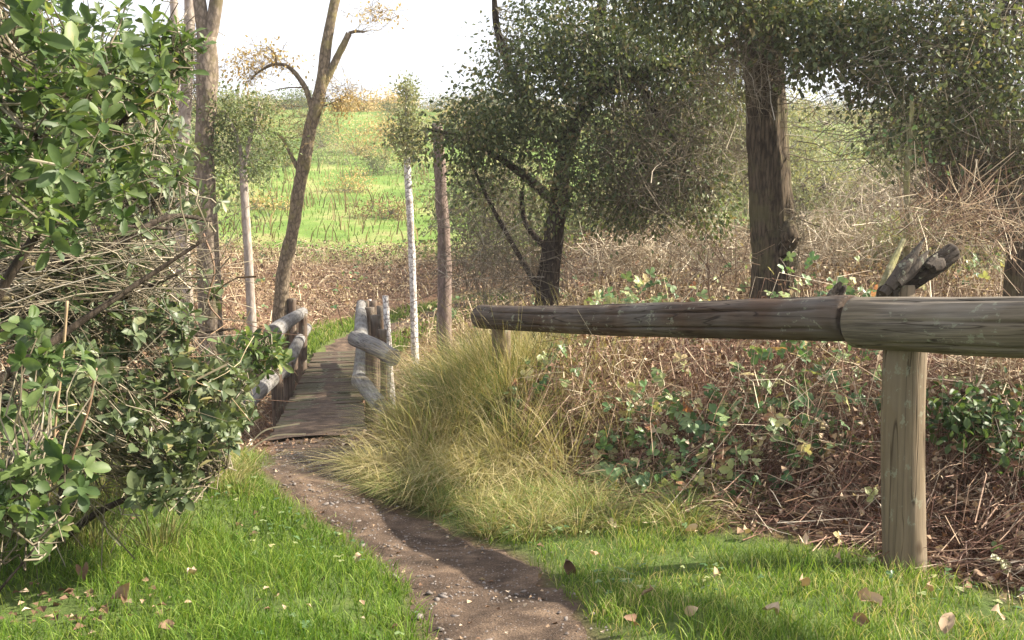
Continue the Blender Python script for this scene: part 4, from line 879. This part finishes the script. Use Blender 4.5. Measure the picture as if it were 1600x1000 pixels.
g = blades(xR, yR, .08*(.5+1.8*np.clip(fbm(xR*3+7, yR*3)+.25, 0, 1)), .0019, .7, 'grass', '', '', r=np.clip(rng.random(len(xR))*1.0+.08+.35*fbm(xR*1.3+5, yR*1.3), 0, 1)); tag(g.build('grass', M['grass']), 'short green grass with stray straw between the path and log fence', 'grass', kind='stuff')
n = 2600; xc, yc = sample(n, (-2.6, 2.6, 2.6, 6.2), lambda x, y: green_mask(x, y)*sstep(.0, .12, fbm(x*1.9+11, y*1.9))); n = len(xc)
g = Geo(); inst(g, *TRI, basis(np.column_stack([rng.normal(size=(n, 2)), .3*rng.random(n)]), nrm(A((0, 0, 1.))+.3*rng.normal(size=(n, 3)))), .018*(.6+.9*rng.random(n)), np.column_stack([xc, yc, H(xc, yc)+.03+.04*rng.random(n)]), rng.random(n)*.85)
tag(g.build('ground_weeds', M['sweetbriar']), 'small three leaved weeds mixed through the short grass', 'weeds', kind='stuff')
# short verge fringe along the path
pts = PATHS[(PATHS[:, 1] > 2.6) & (PATHS[:, 1] < 8.6)]
# dry bunch grass mound by the path
def mound(label, cx, cy, sx_, sy_, n, h, w, mat, lean=1.1, K=4, ang=None, rlo=0, rhi=1):
    k = max(16, n//110); tx = cx+rng.normal(size=k)*sx_; ty_ = cy+rng.normal(size=k)*sy_
    i = rng.integers(0, k, n); x = tx[i]+rng.normal(size=n)*.05; y = ty_[i]+rng.normal(size=n)*.05
    az = np.arctan2(y-ty_[i], x-tx[i])+rng.normal(size=n)*.5
    if ang is not None: az = np.where(rng.random(n) < .35, ang+rng.normal(size=n)*.9, az+rng.normal(size=n)*.8)
    kk = pdist(x, y) > .3; x, y, az = x[kk], y[kk], az[kk]; n = len(x)
    g = blades(x, y, h, w, lean, mat, '', '', K=K, dirs=az, r=rlo+(rhi-rlo)*rng.random(n))
    return tag(g.build('tall_grass', M[mat]), label, 'grass', kind='stuff')
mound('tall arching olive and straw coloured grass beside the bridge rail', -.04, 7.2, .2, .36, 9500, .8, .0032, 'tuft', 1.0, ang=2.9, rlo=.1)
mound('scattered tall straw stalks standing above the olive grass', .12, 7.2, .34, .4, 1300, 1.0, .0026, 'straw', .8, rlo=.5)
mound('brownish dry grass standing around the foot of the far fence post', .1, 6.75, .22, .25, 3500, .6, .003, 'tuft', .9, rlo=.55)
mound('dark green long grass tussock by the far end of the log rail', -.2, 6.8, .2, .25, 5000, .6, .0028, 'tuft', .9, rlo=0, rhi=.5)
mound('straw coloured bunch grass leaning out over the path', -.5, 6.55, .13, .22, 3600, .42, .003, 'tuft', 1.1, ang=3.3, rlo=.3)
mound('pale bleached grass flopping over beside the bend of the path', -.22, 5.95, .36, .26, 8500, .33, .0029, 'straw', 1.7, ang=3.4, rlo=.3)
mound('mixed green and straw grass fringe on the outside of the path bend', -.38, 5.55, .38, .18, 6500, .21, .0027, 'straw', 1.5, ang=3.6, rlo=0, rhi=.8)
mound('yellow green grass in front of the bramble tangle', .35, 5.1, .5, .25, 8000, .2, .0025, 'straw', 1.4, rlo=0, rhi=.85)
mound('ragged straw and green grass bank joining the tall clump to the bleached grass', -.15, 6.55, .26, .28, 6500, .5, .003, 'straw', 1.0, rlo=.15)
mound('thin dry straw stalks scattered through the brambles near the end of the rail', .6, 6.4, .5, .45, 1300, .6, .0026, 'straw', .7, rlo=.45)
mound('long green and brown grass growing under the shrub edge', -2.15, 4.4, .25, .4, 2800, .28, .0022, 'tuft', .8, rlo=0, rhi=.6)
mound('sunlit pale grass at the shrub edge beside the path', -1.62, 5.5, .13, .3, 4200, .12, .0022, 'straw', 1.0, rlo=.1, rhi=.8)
xs, ys = sample(30000, (-6, 1, 18.5, 24), lambda x, y: sstep(1.3, .5, pdist(x, y, PATH2))*sstep(.32, .42, pdist(x, y, PATH2)))
g = blades(xs, ys, .16, .008, .6, 'grass', '', ''); tag(g.build('grass', M['grass']), 'green grass verge along the path beyond the bridge', 'grass', kind='stuff')

# two long pale stems leaning over the path
for i, (a, c, e, lab) in enumerate([((383, 708), (425, 682), (478, 678), 'long white dry stem bending over the path, lower of two'), ((385, 700), (415, 672), (468, 662), 'long white dry stem bending over the path, upper of two')]):
    g = Geo(); P = smooth_line([W(*a, 6.0), W(*c, 5.9), W(*e, 5.8)], 8)[None]
    ribbons(g, P, np.linspace(.005, .004, P.shape[1])[None], A((0, 0, 1.)), np.array([1.0]))
    tag(g.build('dry_stem', M['cane']), lab, 'stem', 'dry stems over the path')

# ------------------------------------------------------------------ leafy shrubs
def shrub(label, base, stems, vols, n_parts, leafL, tmpl=BROAD, mat='broad', per=8, twigr=.0035, group=None, extra=0, maxd=.5):
    o = thing('leafy_shrub', base, label, 'shrub', group)
    g = Geo(); anch = []
    for pts, rad in stems:
        P, _ = limb(g, pts, rad, 7, 7, .15); anch.append(P[len(P)//4:])
    if g.n: g.build('stems', M['oakbark'], o, True)
    anch = np.vstack(anch)
    C = []
    for c, r, n in vols:
        C.append(np.asarray(c)+nrm(rng.normal(size=(n, 3)))*(rng.random((n, 1))**.45)*np.asarray(r))
    C = np.vstack(C); n = len(C)
    ax_ = nrm(rdir(n)*.8+A((.25, -.35, .75)))                       # each rosette's axis
    P = np.repeat(C, per, axis=0); a = np.repeat(ax_, per, axis=0); m = len(P)
    e1 = nrm(np.cross(a, A((.3, .1, 1.)))); e2 = np.cross(a, e1)
    th = np.tile(np.arange(per)*2.4, n)+np.repeat(rng.random(n)*6, per)+rng.normal(size=m)*.2
    el = np.tile(np.linspace(.1, 1.15, per), n)+rng.normal(size=m)*.15
    d = (e1*np.cos(th)[:, None]+e2*np.sin(th)[:, None])*np.cos(el)[:, None]+a*np.sin(el)[:, None]
    d = nrm(d+A((0, 0, -.12)))
    R = basis(d, a); s = leafL*(.45+.85*rng.random(m))*np.tile(np.linspace(1.1, .65, per), n)
    r = np.clip(.6*rng.random(m)+.4*np.repeat(rng.random(n), per), 0, 1); r = np.where(rng.random(m) < .004, .99, np.minimum(r, .97))
    P = P-a*np.tile(np.linspace(.03, 0, per), n)[:, None]*leafL/.07
    px = 800+F*P[:, 0]/P[:, 1]; vis = (px > 0) & (np.abs(P[:, 2]-EYE[2]+P[:, 1]*.0875)*F/P[:, 1] < 520)
    score = np.where(vis, s/P[:, 1], 0); k = np.argsort(-score)[:n_parts]; rest = np.setdiff1d(np.arange(m), k)
    leaf_objects(o, tmpl, M[mat], R[k], s[k], P[k], r[k])
    if len(rest): g = Geo(); inst(g, *LOW[id(tmpl)], R[rest], s[rest], P[rest], r[rest]); c = g.build('foliage', M[mat], o, True); c['kind'] = 'stuff'
    g = Geo(); twigs_to(g, C-ax_*.02, anch, twigr, twigr*.45, K=6, sag=.03, wig=.02, maxd=maxd, sides=4); c = g.build('twigs', M['twig'], o); c['kind'] = 'stuff'
    return o
b = np.array([-1.9, 2.9, float(H(-1.9, 2.9))])
shrub('big leafy shrub with glossy bright green rosettes filling the upper corner', b,
      [([b, b+A(.1, .1, .8)[0], (-1.5, 2.9, 1.5), (-1.25, 2.8, 1.95)], [.03, .025, .018, .008]) if False else ([b, (-1.75, 2.95, .9), (-1.5, 2.9, 1.5), (-1.2, 2.8, 1.95)], [.03, .025, .018, .008]),
       ([b, (-1.9, 3.3, .9), (-1.6, 3.4, 1.5), (-1.05, 3.3, 2.1)], [.03, .024, .016, .006]), ([b, (-1.6, 2.7, 1.2), (-1.3, 2.5, 1.7), (-1.2, 2.4, 2.1)], [.025, .02, .012, .006]),
       ([(-1.75, 2.95, .9), (-1.4, 3.2, 1.2), (-1.0, 3.4, 1.5)], [.016, .012, .005])],
      [(W(100, 100, 2.7), (.24, .45, .2), 75), (W(30, 200, 2.4), (.18, .3, .22), 48), (W(185, 130, 3.1), (.2, .4, .2), 46), (W(130, 260, 3.2), (.34, .5, .2), 85), (W(235, 95, 3.2), (.12, .25, .1), 18), (W(50, 320, 2.8), (.24, .3, .13), 34), (W(-100, 150, 2.6), (.3, .5, .5), 60), (W(40, -20, 2.8), (.36, .5, .2), 40), (W(290, 75, 3.3), (.08, .15, .06), 12), (W(240, 60, 3.2), (.1, .2, .09), 14)],
      300, .062, BROAD, 'broad', per=8, group='leafy shrubs')
b = np.array([-2.3, 4.3, float(H(-2.3, 4.3))])
shrub('duller olive shrub behind, with smaller leaves and many bare twigs', b,
      [([b, (-2.1, 4.4, .8), (-1.8, 4.5, 1.4), (-1.5, 4.6, 1.8)], [.04, .03, .02, .008]), ([b, (-2.2, 4.2, .7), (-1.8, 4.0, 1.1), (-1.3, 4.0, 1.35)], [.03, .025, .015, .006]), ([b, (-2.5, 4.6, 1), (-2.3, 4.8, 1.8), (-2.0, 4.9, 2.2)], [.03, .025, .015, .006])],
      [(W(200, 300, 4.6), (.45, .5, .3), 170), (W(60, 300, 4.6), (.5, .5, .5), 170), (W(225, 210, 4.7), (.2, .4, .3), 75), (W(100, 120, 4.8), (.5, .5, .5), 160), (W(220, 420, 4.4), (.2, .4, .2), 28), (W(60, 420, 4.1), (.32, .4, .25), 95), (W(170, 410, 4.0), (.24, .3, .18), 62), (W(110, 500, 3.9), (.3, .3, .15), 50), (W(330, 440, 4.7), (.08, .2, .08), 5)],
      200, .06, BROAD, 'broad2', per=7, group='leafy shrubs')
b = np.array([-1.55, 2.75, float(H(-1.55, 2.75))])
shrub('small low shrub in the bottom corner with blue green leaf rosettes', b,
      [([b, (-1.55, 2.8, .45), (-1.36, 2.75, .8)], [.007, .006, .004]), ([b, (-1.5, 2.7, .4), (-1.3, 2.7, .65)], [.007, .005, .003])],
      [(W(45, 745, 2.75), (.17, .2, .12), 36), (W(90, 560, 2.9), (.14, .2, .08), 10), (W(30, 640, 3.0), (.1, .2, .12), 8), (W(80, 830, 2.85), (.08, .15, .05), 6), (W(30, 520, 2.9), (.1, .2, .08), 8)],
      200, .066, BROAD2, 'broad', per=7, group='leafy shrubs')
b = np.array([-1.95, 4.2, float(H(-1.95, 4.2))])
shrub('spreading shrub with muted leaves reaching down to the grass bank', b,
      [([b, (-1.8, 4.25, .5), (-1.45, 4.3, .75), (-1.15, 4.4, .9)], [.02, .016, .01, .005]), ([b, (-1.7, 4.1, .35), (-1.35, 4.0, .5), (-1.15, 4.0, .55)], [.018, .014, .008, .004]), ([b, (-1.9, 4.4, .8), (-1.6, 4.6, 1.0), (-1.3, 4.7, 1.05)], [.02, .016, .01, .005])],
      [(W(320, 600, 4.2), (.2, .3, .16), 75), (W(285, 690, 3.9), (.2, .3, .16), 80), (W(250, 755, 3.7), (.12, .2, .08), 30), (W(160, 650, 3.8), (.22, .3, .16), 70), (W(200, 550, 4.0), (.3, .3, .18), 85), (W(365, 650, 4.5), (.1, .2, .12), 26), (W(100, 600, 3.6), (.2, .2, .2), 40), (W(260, 500, 4.1), (.18, .3, .12), 24)],
      260, .062, BROAD2, 'broad2', per=7, group='leafy shrubs')
b = np.array([-1.75, 5.3, float(H(-1.75, 5.3))])
shrub('fresh green leafy sprig screening the bridge rail', b,
      [([b, (-1.7, 5.35, .5), (-1.45, 5.4, .85), (-1.3, 5.4, .95)], [.014, .011, .008, .004]), ([b, (-1.6, 5.3, .5), (-1.35, 5.4, .75)], [.012, .009, .004])],
      [(W(405, 560, 5.4), (.17, .25, .12), 46), (W(370, 540, 5.4), (.1, .2, .1), 16), (W(420, 535, 5.5), (.09, .15, .06), 10), (W(350, 600, 5.2), (.1, .2, .1), 10)],
      240, .07, BROAD, 'broad', per=7, group='leafy shrubs')

# bare twig tangle between the shrubs
b = np.array([-2.0, 3.9, float(H(-2.0, 3.9))]); o = thing('twig_tangle', b, 'dense tangle of bare brown and grey branches between the leafy shrubs', 'branches')
g = Geo()
wild_twigs(g, W(70, 430, 3.9), (.42, .6, .2), 260, L=(.3, .9), rad=.0026, curve=.35, d0=(1, .2, .15))
wild_twigs(g, W(90, 540, 4.0), (.42, .5, .25), 170, L=(.3, .8), rad=.0022, curve=.4, d0=(1, .2, -.2))
wild_twigs(g, W(200, 440, 4.3), (.4, .5, .3), 160, L=(.2, .8), rad=.002, curve=.4)
wild_twigs(g, W(110, 720, 4.0), (.36, .4, .25), 220, L=(.2, .6), rad=.002, curve=.3, up=.9)
c = g.build('twigs', M['twig'], o); c['kind'] = 'stuff'
g = Geo(); wild_twigs(g, W(230, 560, 4.3), (.5, .4, .45), 50, L=(.3, .9), rad=.0028, curve=.3); c = g.build('pale_twigs', M['cane'], o); c['kind'] = 'stuff'
for pts, rad, m in [([(0, 430), (150, 395), (260, 340), (330, 345)], [.02, .018, .012, .006], 'oakbark'), ([(-30, 500), (120, 470), (230, 515), (330, 525)], [.016, .014, .01, .007], 'oakbark'), ([(30, 400), (110, 480), (160, 560), (170, 700)], [.02, .02, .016, .016], 'leanbark'),
                    ([(-20, 390), (70, 380), (180, 355), (300, 360)], [.018, .014, .009, .005], 'oakbark'), ([(0, 470), (90, 440), (150, 400), (190, 330)], [.016, .013, .01, .006], 'leanbark')]:
    g = Geo(); limb(g, [W(px, py, 3.7+.2*i) for i, (px, py) in enumerate(pts)], rad, 7, 7, .25); g.build('branch', M[m], o, True)
# hanging pale bare stems
for i, (pts, lab) in enumerate([([(105, 470), (98, 560), (88, 650), (76, 780)], 'pale crooked bare stem hanging in front of the shrub, the straighter one'), ([(150, 575), (138, 640), (112, 720), (100, 810)], 'pale crooked bare stem hanging in front of the shrub, the bent one'), ([(318, 365), (335, 420), (325, 470), (345, 500)], 'pale grey stem hanging before the forked tree trunk')]):
    Yh = [3.1, 3.1, 4.4][i]; pz = [W(*p, Yh) for p in pts]; g = Geo(); limb(g, pz, [.005, .0045, .004, .0035], 6, 7, .5)
    for k in range(5):
        q = pz[1+k % 2]+(pz[2]-pz[1])*rng.random(); limb(g, [q, q+A(rng.normal()*.03, rng.normal()*.03, -.01)[0] if False else q+np.array([rng.normal()*.03, rng.normal()*.03, .01])], [.003, .0015], 5, 2)
    tag(g.build('bare_stem', M['cane'], smooth=True), lab, 'stem', 'pale hanging stems')

# ------------------------------------------------------------------ fallen leaves lying on the grass
fl = [(845, 905, 'small pinkish leaf at the grass edge of the path', .04, .7), (1120, 905, 'curled tan leaf in the thin grass below the bramble edge', .05, .8), (1010, 930, 'brown leaf flat in the middle of the grass strip', .05, .5), (1205, 965, 'pale beige leaf deep in bright grass', .055, .9), (1480, 985, 'large greyish leaf low in front of the thick post', .07, .75), (1310, 880, 'light leaf leaning on grass before the brambles', .05, .85), (985, 985, 'rusty dead leaf nearest the path in the grass strip', .05, .4), (930, 870, 'tan leaf lying between path and bramble edge', .045, .75), (300, 905, 'yellowish dead leaf in the bright grass bank', .045, .9), (260, 985, 'brown dead leaf low on the grass bank', .05, .5), (1590, 890, 'brown curled leaf on red brown litter', .05, .6), (560, 880, 'small leaf on the grassy edge of the path bend', .04, .8), (955, 825, 'cream fallen leaf standing on edge in grass where brambles begin', .05, .95), (790, 820, 'pinkish curled fallen leaf at the foot of the bleached grass', .05, .7), (1255, 850, 'pale fallen leaf on the grass in front of the brambles', .05, .9), (1255, 915, 'grey fallen leaf sunk in green grass', .055, .75),
      (1358, 950, 'large curled pale brown fallen leaf nearest the thick post', .085, .85), (1345, 975, 'brown fallen leaf tucked under the large curled leaf', .06, .5), (890, 895, 'dark rolled leaf lying in grass beside the path', .06, .1), (1030, 790, 'small tan leaf on the bramble edge', .045, .8), (1080, 835, 'tan curled leaf against the bramble litter', .06, .85), (1165, 835, 'beige leaf flat at the bramble edge', .05, .8),
      (1380, 845, 'small beige leaf left of the thick post foot', .045, .9), (1530, 905, 'orange brown leaf on litter past the post', .05, .6), (1080, 968, 'faded leaf lying deep in the short grass', .05, .8), (130, 905, 'reddish brown dead leaf in the grass under the shrub', .06, .45), (195, 940, 'tan dead leaf half buried beside a molehill of soil', .07, .7), (1450, 925, 'brown leaf at the foot of the thick post', .05, .6), (1560, 970, 'pale leaf among bramble litter past the thick post foot', .06, .85), (230, 770, 'dull leaf caught in long grass below the spreading shrub', .05, .6)]
for px, py, lab, s, r in fl:
    Yg = 3.0
    for _ in range(60):
        q = W(px, py, Yg)
        if q[2] <= float(H(q[0], q[1]))+.03: break
        Yg += .05
    q[2] = float(H(q[0], q[1]))+.045
    g = Geo(); V = BROAD2[0].copy(); V[:, 2] += .5*np.abs(V[:, 0])/.26*rng.random()+.2*np.sin(V[:, 1]*(4+4*rng.random()))+.1*rng.normal(size=len(V)); V[:, 0] *= 1.1+.5*rng.random()
    ra = rdir(1, .2); inst(g, V-A((0, .5, 0)), BROAD2[1], basis(ra, nrm(A((.1, -.6, 1))+.4*rng.normal(size=(1, 3)))), np.array([s]), q[None], np.array([r]))
    me = g.mesh('fallen_leaf', M['litter'], True); ob = bpy.data.objects.new('fallen_leaf', me); COL.objects.link(ob)
    tag(ob, lab, 'leaf', 'fallen leaves on the grass')
hz = bpy.data.meshes.new('haze'); hb = bmesh.new(); bmesh.ops.create_cube(hb, size=1.0); hb.to_mesh(hz); hb.free()
ho = bpy.data.objects.new('haze', hz); COL.objects.link(ho); ho.scale = (300, 240, 60); ho.location = (0, 70, 20); ho['kind'] = 'stuff'
hm = bpy.data.materials.new('haze'); hm.use_nodes = True; hn = hm.node_tree; hn.nodes.clear(); pv = hn.nodes.new('ShaderNodeVolumePrincipled'); pv.inputs['Density'].default_value = .0011; pv.inputs['Color'].default_value = (.95, .95, .97, 1); pv.inputs['Anisotropy'].default_value = .3
ou = hn.nodes.new('ShaderNodeOutputMaterial'); hn.links.new(pv.outputs[0], ou.inputs['Volume']); hz.materials.append(hm)
tri = sum(len(o.data.loops)-2*len(o.data.polygons) for o in bpy.data.objects if o.type == 'MESH')
print("TRIS", tri, "OBJS", len(bpy.data.objects))
